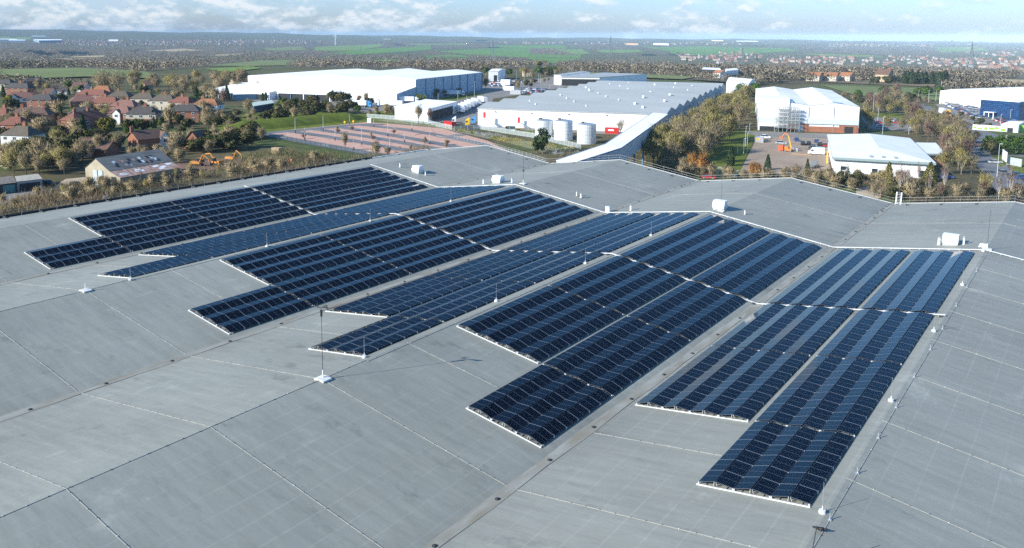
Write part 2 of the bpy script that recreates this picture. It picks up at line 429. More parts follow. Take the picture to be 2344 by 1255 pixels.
SL = ['leftmost', 'second', 'third', 'fourth', 'fifth', 'rightmost']
STYLE = ['dark striped', 'plain blue', 'dark striped', 'plain blue', 'dark striped', 'blue banded']
for s in range(6):
    down = s % 2 == 0
    xr = BAY*s
    groups = [(4, .74 if down else .95, 'four'), (3, 10.72 if down else 11.02, 'three')]
    for gi, (npair, off, word) in enumerate(groups):
        x0 = xr + off; xc = x0 + npair*PAIR/2
        ext = (gi == 1)
        for zone, ys in (('near', (seg_ext if ext else []) + seg_a + seg_b), ('far', seg_c)):
            yc = (ys[0]+ys[-1])/2
            big = zone == 'near' and s >= 2
            a = empty('solar_array', (xc, yc, roofz(xc)+.02))
            a.rotation_euler = (0, TH if down else -TH, 0)
            where = 'nearer than' if zone == 'near' else 'beyond'
            tag(a, f'{STYLE[s]} solar block of {word} double rows {where} the white tray, {SL[s]} slope', 'solar array', 'solar arrays on the big roof')
            for i in range(npair):
                row_parts(len(ys), big, a, (i-(npair-1)/2)*PAIR, [y-yc for y in ys])
            for y in (ys[0]-PL/2-.16, ys[-1]+PL/2+.16):
                if y > -50: continue
                b = MB(); b.bar((-npair*PAIR/2-.05, y-yc, 0.0), (npair*PAIR/2+.05, y-yc, 0.0), .08, .08, M_TRAY)
                if y < -100:
                    for i in range(npair):
                        for dx in (-.13, .13): b.tube(((i-(npair-1)/2)*PAIR+dx, y-yc+.1, .1), ((i-(npair-1)/2)*PAIR+dx*.4, y-yc+.14, .36), .02, M_GALV, n=4)
                b.build('end_rail', a)
# white cable trays across all slopes
for y, lab, nm in ((MAIN, 'long white cable tray crossing the middle of the solar panels', 0), (-40.6, 'long white cable tray along the far end of the solar panels', 1)):
    b = MB()
    xs = [BAY*k for k in range(0 if nm else 0, 8 if nm else 7)]
    for i in range(len(xs)-1):
        p0, p1 = xs[i], xs[i+1]
        b.bar((p0, y, roofz(p0)+.14), (p1, y, roofz(p1)+.14), .22 if nm else .15, .10, M_TRAY)
        for k in range(16):
            x = p0 + (p1-p0)*(k+.5)/16
            b.box((x, y, roofz(x)+.10), (.10, .3, .13), M_GALV)
            if not nm and k % 2: b.box((x+.2, y-.3, roofz(x)+.10), (.3, .2, .2), M_DARK)
    tag(b.build('cable_tray'), lab, 'cable tray', 'white cable trays on the big roof')

# ---------------------------------------------------------------- things on the roof
def vent(px, py, lab, x=None, y=None, sc=.76):
    t = empty('roof_ventilator', (x, y, roofz(x)), 0, lab, 'ventilator', 'white roof ventilators')
    b = MB(); w, d, h = 1.25*sc, 1.05*sc, 1.85*sc
    lo = [(-w, -d, .25), (w, -d, .25), (w, d, .25), (-w, d, .25)]
    mid = [(-w*1.05, -d*1.12, .45*h), (w*1.05, -d*1.12, .45*h), (w*1.05, d*1.12, .45*h), (-w*1.05, d*1.12, .45*h)]
    hi = [(-w, -d*.75, h), (w, -d*.75, h), (w, d*.75, h), (-w, d*.75, h)]
    b.hexa(lo, mid, M_WHITE); b.hexa([(p[0], p[1], p[2]+.004) for p in mid], hi, M_WHITE); b.build('hood', t)
    b = MB(); b.box((0, 0, .05), (2*w-.1, 2*d-.1, .5), M_GALV); b.build('curb', t)
    b = MB()
    for k in range(4): b.box((w*1.02+.005, 0, .38+.11*k), (.05, d*1.7, .05), M_GALV)
    b.build('louvre', t)
    b = MB(); b.box((0, 0, h+.03), (2*w+.08, d*1.5+.08, .06), M_WHITE); b.build('cap', t)
vent(0, 0, 'white box ventilator on the roof beyond the striped leftmost panels', 9.03, -35.6)
vent(0, 0, 'white box ventilator beside the tall mast behind the second panelled slope', 30.6, -35.6)
vent(0, 0, 'white box ventilator on the central ridge behind the panel trays', 77.0, -36.9)
vent(0, 0, 'bright white box ventilator on the right between two short pipes', 110.6, -36.6)
def pipe(x, y, h, r, lab):
    b = MB(); z = roofz(x); b.tube((0, 0, -.1), (0, 0, h), r, M_WHITE, n=10); b.tube((0, 0, h*.82), (0, 0, h+.02), r*1.18, M_GALV, n=10); b.tube((0, 0, -.1), (0, 0, .06), r*1.8, M_TAPE, n=10)
    o = b.build('vent_pipe', None, (x, y, z)); tag(o, lab, 'vent pipe', 'short vent pipes on the big roof')
for (px, py, h, r, lab) in ((916, 383, .95, .16, 'short white vent pipe left of the leftmost box ventilator'), (974, 402, .95, .12, 'thin white vent pipe right of the leftmost box ventilator'),
    (1107, 421, 1.0, .17, 'short white vent pipe left of the second box ventilator'), (1172, 419, 1.0, .17, 'short white vent pipe between second box ventilator and tall mast'),
    (1320, 449, .9, .1, 'thin white vent pipe, left one of the close pair on the bare slope'), (1330, 453, .85, .17, 'stout vent pipe, right one of the close pair on the bare slope'),
    (1444, 482, 1.0, .17, 'vent pipe behind the tray at the middle valley'), (1705, 491, .75, .11, 'thin vent pipe to the right of the central box ventilator'),
    (2149, 561, 1.15, .17, 'vent pipe touching the left side of the right-hand box ventilator'), (2206, 560, 1.15, .12, 'vent pipe on the right side of the right-hand box ventilator')):
    o, lo = None, None
    for x in np.arange(-5, 135, .02):
        pass
    zz = RIDGE
    for _ in range(40):
        p = at(px, py, zz); zz = .5*zz + .5*roofz(p[0])
    pipe(p[0], p[1], h, r, lab)
def onroof(px, py, n=60):
    zz = RIDGE - 1
    for _ in range(n): p = at(px, py, zz); zz = .6*zz + .4*roofz(p[0])
    return p
# small grey cabinet and dark whirligig by the middle valley
p = onroof(1392, 486); b = MB(); b.box((0, 0, .55), (.75, .6, 1.0), M_WHITE); b.box((0, 0, .03), (.9, .75, .1), M_GALV); b.box((0, 0, 1.07), (.82, .66, .05), M_GALV)
tag(b.build('roof_cabinet', None, p), 'small white cabinet standing by the tray at the middle valley', 'cabinet')
# masts
def mast(x, y, h, lab, top, dia=.024, stub=False):
    t = empty('roof_mast', (x, y, roofz(x)), 0, lab, 'mast', 'masts on concrete slabs')
    b = MB()
    for sx in (-1, 1):
        q = [(sx*.03, -.45), (sx*.56, -.45), (sx*.56, .45), (sx*.03, .45)]
        if sx < 0: q = q[::-1]
        lo = [(a, c, -abs(a)*DROP/BAY+.03) for a, c in q]; hi = [(a, c, -abs(a)*DROP/BAY+.17) for a, c in q]
        b.hexa(lo, hi, M_CONC)
    b.build('base_slab', t)
    b = MB(); b.tube((0, 0, 0), (0, 0, .8), .05, M_WHITE, n=8)
    if not stub: b.tube((0, 0, .8), (0, 0, h), dia, M_DARK, dia*.8, n=6)
    b.build('pole', t)
    if top == 'vane':
        b = MB(); b.bar((-.45, 0, h-.1), (.45, .1, h+.02), .05, .05, M_DARK); b.tube((-.45, 0, h), (-.45, 0, h+.28), .09, M_DARK, .02)
        b.hexa([(.1, .03, h), (.62, .05, h+.05), (.62, .1, h+.05), (.1, .08, h)], [(.1, .03, h+.1), (.62, .05, h+.34), (.62, .1, h+.34), (.1, .08, h+.1)], M_DARK)
        b.tube((0, 0, h-.75), (0, 0, h-.2), .08, M_DARK, .11); b.build('wind_vane', t)
    if top == 'cross':
        b = MB(); b.bar((-.3, 0, 2.55), (.3, 0, 2.55), .06, .06, M_DARK); b.box((0, 0, 2.5), (.22, .22, .35), M_DARK); b.build('crossarm', t)
mast(76.85, -120.3, 6.05, 'tallest thin mast with a wind vane at the front of the panels', 'vane')
mast(38.4, -120.4, .8, 'white slab base carrying only a mast stub, at the left', 'none', stub=True)
mast(38.5, -38.2, 5.6, 'thin mast with a small crossarm behind the second box ventilator', 'cross', .028)
mast(77.6, -38.0, 5.6, 'plain thin mast rising behind the central box ventilator', 'none', .024)
mast(115.3, -39.4, 5.4, 'plain thin mast on white slabs at the right-hand ridge', 'none', .024)
p_ = onroof(1853, 1296); h_ = zat(p_, 1200)-p_[2]; mast(p_[0], p_[1], h_, 'dark leaning mast at the bottom edge near the perched bird', 'none', .03)
bpy.data.objects['roof_mast.005'].rotation_euler = (0, math.radians(6), 0)
def rod(x, y, lab, grp):
    b = MB(); b.tube((0, 0, 0), (0, 0, 1.95), .016, M_GALV, .012, n=5); b.tube((0, 0, .02), (0, 0, .2), .22, M_CONC, .19, n=10); b.tube((0, 0, .2), (0, 0, .45), .03, M_WHITE, n=6)
    tag(b.build('lightning_rod', None, (x, y, roofz(x))), lab, 'lightning rod', 'lightning rods on the ridges')
RN = {38.55: 'left-hand panelled ridge', 76.1: 'central panelled ridge', 115.0: 'right-hand panelled ridge'}
for x, ys in ((38.55, (-115.4, -96.7, -78.0, -59.35)), (76.1, (-115.0, -96.0, -77.8, -59.9)), (115.0, (-115.2, -96.6, -77.8, -59.4, -40.9))):
    for i, y in enumerate(ys): rod(x, y, f'{ORD[i]} slim lightning rod from the near end of the {RN[x]}', None)
# short stubs along the right-hand ridge
stub = None
for i, y in enumerate((-115.6, -109.2, -103.4, -97.5, -90.5, -83.0, -76.5, -68.0, -60.0, -52.0)):
    if stub is None:
        b = MB(); b.tube((0, 0, 0), (0, 0, .42), .03, M_GALV, n=6); b.box((0, 0, .02), (.2, .2, .06), M_GALV); stub = b.mesh('anchor_post')
    o = link('anchor_post', stub, None, (115.55, y, roofz(115.55))); tag(o, 'stubby roof anchor post beside the right-hand ridge tape', 'anchor post', 'anchor posts along the right-hand ridge')
# guard rails
M_RAIL = mat('dull_steel', (.33, .33, .31), .5, metal=.3)
def rail(name, pts, lab, step, weights, trim=True):
    t = empty(name, pts[0], 0, lab, 'guard rail'); o = Vector(pts[0])
    top = MB(); mid = MB()
    for i in range(len(pts)-1):
        p, q = Vector(pts[i])-o, Vector(pts[i+1])-o
        top.tube(p+Vector((0, 0, 1.15)), q+Vector((0, 0, 1.15)), .019, M_RAIL, n=5); mid.tube(p+Vector((0, 0, .62)), q+Vector((0, 0, .62)), .016, M_RAIL, n=5)
    top.build('top_rail', t); mid.build('middle_rail', t)
    b = MB(); b.tube((0, 0, 0), (0, 0, 1.17), .02, M_RAIL, n=5); b.box((0, 0, .02), (.1, .1, .05), M_GALV); pm = b.mesh('post')
    wm = None
    for i in range(len(pts)-1):
        p, q = Vector(pts[i])-o, Vector(pts[i+1])-o; n = max(1, round((q-p).length/step))
        for k in range(n + (i == len(pts)-2)):
            c = p + (q-p)*(k/n); link('post', pm, t, c)
            if weights and k % 2:
                if wm is None:
                    b = MB(); b.box((0, 0, .06), (.42, .36, .16), M_BLACK); b.bar(tuple(Vector((0, .1, .03))), tuple(Vector(weights)*-1+Vector((0, 0, .03))), .04, .04, M_GALV); wm = b.mesh('counterweight')
                w_ = c + Vector(weights); w_.z = roofz(w_.x+o.x)-o.z
                link('counterweight', wm, t, w_)
    return t
rail('guard_rail', [(BAY*k, -.45, roofz(BAY*k)) for k in range(1, 8)], 'galvanised two-bar guard rail along the far zigzag roof edge', 2.6, (0, -1.7, 0))
rail('guard_rail', [(.2, -.45, roofz(.2)), (BAY*1, -.45, roofz(BAY))], 'galvanised guard rail on the far edge left of the white bridge', 2.6, (0, -1.7, 0))
rail('guard_rail', [(-20.6, -160, roofz(-20.6)), (-20.6, -.6, roofz(-20.6))], 'thin-posted guard rail along the black left roof edge', 2.9, (1.5, 0, 0))
# roof access hoops
p = (BAY*5+1.0, -1.1, roofz(BAY*5+1)); t = empty('access_ladder', p, 0, 'white hooped ladder top standing at the far roof valley', 'ladder')
b = MB()
for x in (-.42, .42):
    for y in (-.3, .35):
        b.tube((x, y, 0), (x+.1, y, 2.3), .05, M_WHITE)
    b.tube((x+.1, -.3, 2.3), (x+.1, .35, 2.3), .05, M_WHITE)
b.build('frame', t); b = MB()
for z in (.3, .6, .9, 1.2, 1.5, 1.8, 2.1): b.tube((-.42+.04*z, .35, z), (.42+.04*z, .35, z), .025, M_WHITE)
b.build('rung', t)
# small step ladder lying by the end of the right-hand array
b = MB(); p = onroof(2250, 565)
b.bar((-.25, -1.2, .12), (-.25, 1.2, .12), .06, .06, M_GALV); b.bar((.25, -1.2, .12), (.25, 1.2, .12), .06, .06, M_GALV)
for k in range(7): b.box((0, -1.05+.35*k, .17), (.9, .18, .05), M_WHITE)
tag(b.build('walkway_steps', None, p), 'pale stepped walkway piece beside the right-hand ridge rod', 'walkway')
# the dark bird-like object on the near right of the ridge
p = onroof(1880, 1217); b = MB(); b.tube((-.18, 0, .12), (.12, .03, .17), .09, M_BLACK, .11); b.tube((.12, .03, .17), (.3, .05, .25), .07, M_BLACK, .05); b.hexa([(-.5, -.05, .1), (-.15, -.07, .1), (-.15, .07, .12), (-.5, .05, .12)], [(-.5, -.04, .13), (-.15, -.06, .2), (-.15, .06, .2), (-.5, .04, .14)], M_BLACK)
for y in (-.05, .05): b.tube((0, y, 0), (0, y, .1), .012, M_BLACK)
tag(b.build('crow', None, p, True), 'black bird perched on the roof ridge at the bottom right', 'bird')
# ================================================================ country behind: ground, hills, fields, woods, far towns
def pip(x, y, poly):
    ins = False; n = len(poly); j = n-1
    for i in range(n):
        xi, yi = poly[i]; xj, yj = poly[j]
        if (yi > y) != (yj > y) and x < (xj-xi)*(y-yi)/(yj-yi)+xi: ins = not ins
        j = i
    return ins
def tz(r):
    return float(np.interp(r, [0, 820, 1200, 1800, 2600, 3400, 4600, 6000, 90000], [0, 0, -7, -24, -42, -50, -52, -50, -50]))
def hill_h(az, r):
    if r < 5200: return tz(r)
    # skyline row of the photograph by bearing (image column) -> height of the far ridge
    c = az - YAW; px = W0/2 + FOC*math.tan(max(-1.2, min(1.2, c)))
    dy = np.interp(px, [-800, 0, 300, 600, 900, 1200, 1500, 1800, 2100, 2344, 3000], [6, 4.5, 3, 0.5, -3, -5.5, -5.5, -6.5, -8, -9, -5])
    top = CAM[2] + (dy)/FOC*13500
    k = min(1, max(0, (r-5200)/8300)); s = k*k*(3-2*k)
    wob = 9*math.sin(az*31 + r*.0009) + 6*math.sin(az*83+1.3) + 4*math.sin(az*171+r*.002)
    near = 10*math.sin(az*19+2)*math.sin(min(1, (r-5200)/2500)*math.pi/2)
    if r > 13600: top += -(r-13600)*.01
    return s*(top + wob*.8) + near*(1-s)*.4 + (1-s)*tz(r)
def gat(px, py):
    """point of the falling ground that the photograph shows at px, py"""
    d = AF + (px - W0/2)/FOC*AR - (py - H0/2 - PPY)/FOC*AU
    h = math.hypot(d[0], d[1]); r0 = -CAM[2]/d[2]*h if d[2] < 0 else 9000
    if r0 < 820: return at(px, py)
    a = YAW + ((math.atan2(d[0], d[1])-YAW+math.pi) % (2*math.pi)-math.pi)
    r = 700.
    while r < 13400 and CAM[2] + r/h*d[2] > hill_h(a, r): r += 8 + r*.002
    q = CAM + r/h*d; q[2] = hill_h(a, r); return q
def drape(name, pix, m, dz, kind='structure'):
    cx = sum(p[0] for p in pix)/len(pix); cy = sum(p[1] for p in pix)/len(pix)
    ring = []
    for i in range(len(pix)):
        a, c = pix[i], pix[(i+1) % len(pix)]
        for k in range(9): ring.append((a[0]+(c[0]-a[0])*k/9, a[1]+(c[1]-a[1])*k/9))
    b = MB(); n = len(ring); lv = list(np.linspace(0, 1, 11))
    up = np.array([0, 0, dz])
    g = [[gat(cx+(x-cx)*l, cy+(y-cy)*l)+up for x, y in ring] for l in lv]
    for l in range(1, 11):
        for i in range(n):
            j = (i+1) % n
            if l == 1: b.poly([g[0][0], g[1][i], g[1][j]], m)
            else: b.poly([g[l-1][i], g[l][i], g[l][j], g[l-1][j]], m)
    o = b.build(name); o['kind'] = kind; return o
def ground_mat():
    m = bpy.data.materials.new('rough_grass'); m.use_nodes = True; nt = m.node_tree; N = nt.nodes; L = nt.links
    b = N['Principled BSDF']; b.inputs['Roughness'].default_value = 0.95; b.inputs['Specular IOR Level'].default_value = 0.1
    tc = N.new('ShaderNodeTexCoord')
    def nz(sc, d): n = N.new('ShaderNodeTexNoise'); n.inputs['Scale'].default_value = sc; n.inputs['Detail'].default_value = d; L.new(tc.outputs['Object'], n.inputs['Vector']); return n.outputs[0]
    def ramp(src, cols):
        r = N.new('ShaderNodeValToRGB'); e = r.color_ramp.elements
        while len(e) < len(cols): e.new(0.5)
        for i, (p, c) in enumerate(cols): e[i].position = p; e[i].color = (*c, 1)
        L.new(src, r.inputs[0]); return r.outputs[0]
    a = ramp(nz(.012, 9), [(.36, (.085, .075, .04)), (.47, (.115, .10, .055)), (.56, (.075, .105, .03)), (.68, (.14, .115, .07))])
    c = ramp(nz(.25, 6), [(.3, (.72, .70, .66)), (.7, (1.2, 1.2, 1.15))])
    mx = N.new('ShaderNodeMix'); mx.data_type = 'RGBA'; mx.blend_type = 'MULTIPLY'; mx.inputs[0].default_value = 1
    L.new(a, mx.inputs[6]); L.new(c, mx.inputs[7]); L.new(mx.outputs[2], b.inputs['Base Color'])
    return m
M_GRD = ground_mat()
GC = (CAM[0], CAM[1])
# one ground sheet: rings round the viewer, flat to 6 km then rolling up to the far hills
rs = [0, 60, 150, 300, 500, 800, 1200, 1800, 2600, 3600, 4500, 5200] + list(np.linspace(5600, 13500, 22)) + [14200, 15500, 19000]
naz = 360; v = []; f = []
for r in rs[1:]:
    for i in range(naz):
        a = 2*math.pi*i/naz
        aa = a if a < math.pi else a-2*math.pi
        d = aa-YAW; d = (d+math.pi) % (2*math.pi)-math.pi
        v.append((GC[0]+r*math.sin(a), GC[1]+r*math.cos(a), hill_h(YAW+d, r)))
for k in range(len(rs)-2):
    for i in range(naz):
        j = (i+1) % naz; f.append((k*naz+j, k*naz+i, (k+1)*naz+i, (k+1)*naz+j))
f.append(tuple(range(naz))[::-1])
me = bpy.data.meshes.new('ground'); me.from_pydata(v, [], f); me.materials.append(M_GRD); me.update()
go = link('ground', me); go['kind'] = 'structure'

M_FG = [mat('field_green', (.100, .205, .030), .95, var=.16, scale=.006, spec=.1), mat('field_olive', (.16, .19, .07), .95, var=.14, scale=.01, spec=.1),
        mat('field_tan', (.40, .31, .18), .95, var=.12, scale=.01, spec=.1), mat('field_pale', (.145, .225, .05), .95, var=.14, scale=.008, spec=.1), mat('field_brown', (.19, .14, .085), .95, var=.15, scale=.02, spec=.1)]
FIELDS = [(0, [(740,125),(830,113),(985,106),(990,114),(905,121),(800,127)]), (3, [(715,117),(722,108),(785,105),(880,101),(872,108),(800,117)]),
 (1, [(600,111),(690,107),(705,115),(612,118)]), (1, [(470,152),(560,143),(600,139),(660,138),(706,144),(690,150),(560,153)]), (3, [(800,144),(880,137),(925,139),(885,147),(815,148)]),
 (0, [(955,129),(1050,126),(1087,132),(1060,137),(970,134)]), (0, [(1000,118),(1140,110),(1212,112),(1215,125),(1330,128),(1330,135),(1262,147),(1190,133),(1140,130),(1060,125)]),
 (0, [(1130,104),(1290,104),(1300,112),(1220,112),(1140,109)]), (3, [(1262,114),(1330,113),(1352,123),(1325,127),(1275,118)]), (3, [(1365,115),(1460,114),(1472,120),(1420,122),(1375,121)]),
 (0, [(1472,109),(1600,107),(1800,111),(1830,117),(1700,126),(1545,128),(1532,118)]), (1, [(0,160),(180,157),(300,163),(350,168),(360,182),(200,178),(100,182),(0,174)]),
 (2, [(95,140),(170,130),(245,127),(238,133),(200,138)]), (2, [(330,117),(420,112),(470,116),(400,119)]), (2, [(480,127),(555,123),(555,126),(500,130)]), (3, [(0,84),(72,86),(72,92),(0,95)]),
 (2, [(1355,151),(1490,153),(1510,158),(1360,156)]), (1, [(1280,167),(1420,170),(1600,178),(1560,184),(1420,178)]), (2, [(2245,181),(2344,184),(2344,208),(2300,206)]), (4, [(1830,186),(2000,189),(2140,194),(2140,200),(1990,194)]),
 (3, [(2140,109),(2250,108),(2262,117),(2150,121)]), (3, [(470,160),(570,153),(600,158),(520,168)]), (1, [(1880,196),(2100,203),(2260,225),(2150,232),(1960,220)]), (3,[(920,101),(1060,100),(1075,103),(960,105)]), (3,[(1830,123),(1990,127),(2030,131),(1900,131)])]
for k, p in FIELDS:
    r = CAM[2]*FOC/max(6, (sum(y for x, y in p)/len(p)-82))
    drape('field', p, M_FG[k], (.5 if r < 820 else 1.1))
# ---- woods made of many small crowns; each wood is one mass
M_WD = [mat('bare_wood_brown', (.31, .255, .19), .95, var=.3, scale=.05, spec=.05), mat('bare_wood_olive', (.285, .24, .145), .95, var=.3, scale=.05, spec=.05), mat('wood_dark', (.11, .11, .065), .95, var=.3, scale=.05, spec=.05)]
def tree_cloud(pts, hs, k=26, spread=.5):
    k = int(k*2.6)
    """triangles of ragged crowns: pts (n,3), heights hs"""
    n = len(pts); P = np.repeat(pts, k, 0); Hh = np.repeat(hs, k)
    d = RNG.normal(size=(n*k, 3)); d /= np.linalg.norm(d, axis=1, keepdims=True)
    rr = RNG.random(n*k)**.45
    c = P.copy(); c[:, 0] += d[:, 0]*rr*Hh*spread; c[:, 1] += d[:, 1]*rr*Hh*spread; c[:, 2] += Hh*(.55+.45*d[:, 2]*rr)
    s = (Hh*.075)[:, None]
    T = np.stack([c + RNG.normal(size=c.shape)*s for _ in range(3)], 1)
    nn = d*rr[:, None]*.45 + np.array([0, 0, .7]); return T, nn/np.linalg.norm(nn, axis=1, keepdims=True)
def cloud_mesh(name, pts, h, k, mats, spread=.5):
    T, nn = tree_cloud(pts, h, k, spread); return tris_mesh(name, T, mats, nn)
def wood(name, poly, n, mats, hs, kind='stuff', k=26, avoid=True, label=None, spread=.8):
    if name == 'woodland' and avoid: drape('woodland_floor', poly, mat('leaf_litter', (.155, .128, .095), .95, col2=(.11, .10, .065), scale=.05, spec=.05), .25)
    x0, x1 = min(p[0] for p in poly), max(p[0] for p in poly); y0, y1 = min(p[1] for p in poly), max(p[1] for p in poly)
    pts = []
    tries = 0
    while len(pts) < n and tries < n*30:
        tries += 1
        x, y = random.uniform(x0, x1), random.uniform(y0, y1)
        if not pip(x, y, poly): continue
        if avoid and any(pip(x, y-.5, q) for _, q in FIELDS): continue
        pts.append(gat(x, y))
    if not pts: return
    pts = np.array(pts); h = RNG.uniform(hs[0], hs[1], len(pts))
    o = link(name, cloud_mesh(name, pts, h, k, mats, spread)); o['kind'] = kind
    return o
B_, O_, D_ = M_WD
wood('woodland', [(0,108),(300,108),(560,106),(560,140),(470,152),(350,164),(180,156),(0,158)], 2600, [B_, B_, O_, D_], (7, 12))
wood('woodland', [(0,148),(185,148),(200,156),(0,160)], 260, [D_, D_, B_], (9, 13))
wood('woodland', [(560,116),(735,117),(800,128),(960,128),(1000,122),(1080,128),(1190,134),(1260,150),(1100,165),(900,156),(700,156),(560,146)], 1500, [B_, B_, O_, D_], (7, 12), k=44)
wood('woodland', [(560,99),(740,97),(900,97),(1130,100),(1180,106),(1000,110),(760,108),(560,110)], 520, [D_, B_], (8, 14))
wood('woodland', [(1205,112),(1290,112),(1330,124),(1325,132),(1220,126)], 160, [B_, O_], (9, 13))
wood('woodland', [(1320,100),(1400,97),(1450,106),(1440,112),(1360,114),(1330,110)], 130, [D_, D_, B_], (9, 14))
wood('woodland', [(1250,140),(1500,136),(1560,150),(1740,156),(1760,178),(1560,170),(1300,166)], 620, [B_, O_, B_, D_], (6, 11), k=50)
wood('woodland', [(1740,150),(1880,152),(2000,158),(2200,160),(2344,168),(2344,182),(2160,190),(1960,184),(1740,178)], 700, [B_, O_, B_], (6, 11), k=50)
wood('woodland', [(1830,106),(2050,108),(2250,110),(2240,122),(2060,126),(1840,118)], 420, [D_, B_], (9, 14))
wood('woodland', [(1740,88),(2344,92),(2344,104),(1740,98)], 240, [D_, D_, B_], (12, 22))
wood('woodland', [(0,90),(560,92),(900,94),(1300,96),(1740,97),(1740,101),(1300,102),(560,100),(0,108)], 700, [D_, B_, B_], (9, 16))
# hedgerows between the fields
hp = []
for k, p in FIELDS:
    for i in range(len(p)):
        a, c = gat(*p[i]), gat(*p[(i+1) % len(p)]); Lh = np.linalg.norm(c-a)
        if Lh < 30 or max(p[i][1], p[(i+1) % len(p)][1]) > 195: continue
        for t in np.arange(0, 1, 14/Lh):
            if random.random() < .6: hp.append(a+(c-a)*t + np.array([random.gauss(0, 3), random.gauss(0, 3), 0]))
hp = np.array(hp)
o = link('hedgerow', cloud_mesh('hedgerow', hp, RNG.uniform(1.8, 4.0, len(hp)), 14, [B_, D_, O_], .8)); o['kind'] = 'stuff'
# ---- far towns
M_TW = [mat('town_cream', (.33, .285, .235), .8), mat('town_brick', (.30, .15, .10), .8), mat('town_white', (.40, .38, .36), .8), mat('town_tan', (.42, .32, .24), .8)]
M_TR = [mat('town_roof_red', (.22, .10, .07), .8), mat('town_roof_brown', (.13, .085, .07), .8), mat('town_roof_grey', (.13, .13, .14), .8), mat('town_roof_orange', (.32, .15, .09), .8)]
def far_house(b, c, rz, w, d, h, r, mw, mr):
    ca, sa = math.cos(rz), math.sin(rz)
    q = lambda x, y, z: (c[0]+ca*x-sa*y, c[1]+sa*x+ca*y, c[2]+z)
    w, d = w/2, d/2
    for a, e in (((-w,-d),(w,-d)), ((w,-d),(w,d)), ((w,d),(-w,d)), ((-w,d),(-w,-d))):
        b.poly([q(*a, 0), q(*e, 0), q(*e, h), q(*a, h)], mw)
    b.poly([q(w,-d,h), q(w,d,h), q(w,0,h+r)], mw); b.poly([q(-w,d,h), q(-w,-d,h), q(-w,0,h+r)], mw)
    b.poly([q(-w-.3,-d-.4,h-.2), q(w+.3,-d-.4,h-.2), q(w+.3,0,h+r+.05), q(-w-.3,0,h+r+.05)], mr); b.poly([q(w+.3,d+.4,h-.2), q(-w-.3,d+.4,h-.2), q(-w-.3,0,h+r+.05), q(w+.3,0,h+r+.05)], mr)
hm = []
for i in range(10):
    b = MB(); far_house(b, (0, 0, 0), 0, random.uniform(9, 17), random.uniform(7.5, 9.5), random.uniform(4.6, 6), random.uniform(2.2, 3.4), M_TW[i % 4] if i != 8 else M_TW[1], M_TR[(i*3+i//4) % 4]); hm.append((b.mesh('town_house'), i))
WN = ['cream', 'brick', 'white', 'tan']; RNm = ['red', 'brown', 'grey', 'orange']
# the housing hill on the right
HP = gat(2480, 140)
def mound(x, y): 
    d = math.hypot((x-HP[0])/420, (y-HP[1])/420); return 27*max(0, 1-d*d)**1.4 if d < 1 else 0.0
b = MB(); n = 36
for k in range(9):
    for i in range(n):
        p = []
        for kk, ii in ((k, i), (k+1, i), (k+1, i+1), (k, i+1)):
            r = 420*(kk/9); a = 2*math.pi*ii/n; x, y = HP[0]+r*math.cos(a), HP[1]+r*math.sin(a); p.append((x, y, mound(x, y)+tz(math.hypot(x-CAM[0], y-CAM[1]))+.1))
        b.poly(p, M_GRD)
o = b.build('hill'); o['kind'] = 'structure'
def onmound(px, py):
    """first hit with the mound or the flat"""
    d = AF + (px - W0/2)/FOC*AR - (py - H0/2 - PPY)/FOC*AU; t1 = -(CAM[2]+45)/d[2] if d[2] < 0 else 6000
    for t in np.linspace(t1*.3, t1, 240):
        p = CAM + t*d
        zz = mound(p[0], p[1]) + tz(math.hypot(p[0]-CAM[0], p[1]-CAM[1]))
        if p[2] < zz: return np.array([p[0], p[1], zz])
    return CAM + t1*d
TOWN = [([(1545,124),(1640,120),(1742,124),(1740,140),(1640,146),(1560,138)], 70), ([(1742,128),(1900,130),(2030,136),(2030,150),(1900,150),(1745,145)], 76), ([(2030,126),(2140,130),(2250,136),(2250,158),(2130,154),(2030,148)], 74), ([(2250,118),(2344,106),(2344,164),(2250,158)], 64)]
LBL = {0: 'on the estate right of the pylon', 1: 'in the row of the middle right town', 2: 'in the terraces below the housing hill', 3: 'on the housing hill at the right edge'}
tn = 0; placed = []
for zi, (poly, n) in enumerate(TOWN):
    x0, x1 = min(p[0] for p in poly), max(p[0] for p in poly); y0, y1 = min(p[1] for p in poly), max(p[1] for p in poly); c = 0; tr = 0
    while c < n and tr < 4000:
        tr += 1
        x, y = random.uniform(x0, x1), random.uniform(y0, y1)
        if not pip(x, y, poly): continue
        p = onmound(x, y)
        if any((p[0]-q[0])**2+(p[1]-q[1])**2 < 300 for q in placed): continue
        placed.append(p)
        me, i = random.choice(hm)
        o = link('town_house', me, None, p); o.rotation_euler = (0, 0, random.choice([.2, .35, 1.7, 1.9, .9])+random.gauss(0, .12)); o.scale = (1.12,)*3
        w_ = WN[i % 4]; rr = RNm[(i*3+i//4) % 4]
        tag(o, f'tiny {w_} walled house with {rr} roof {LBL[zi]}', 'house', f'{w_} {rr}-roofed houses {LBL[zi]}'); c += 1
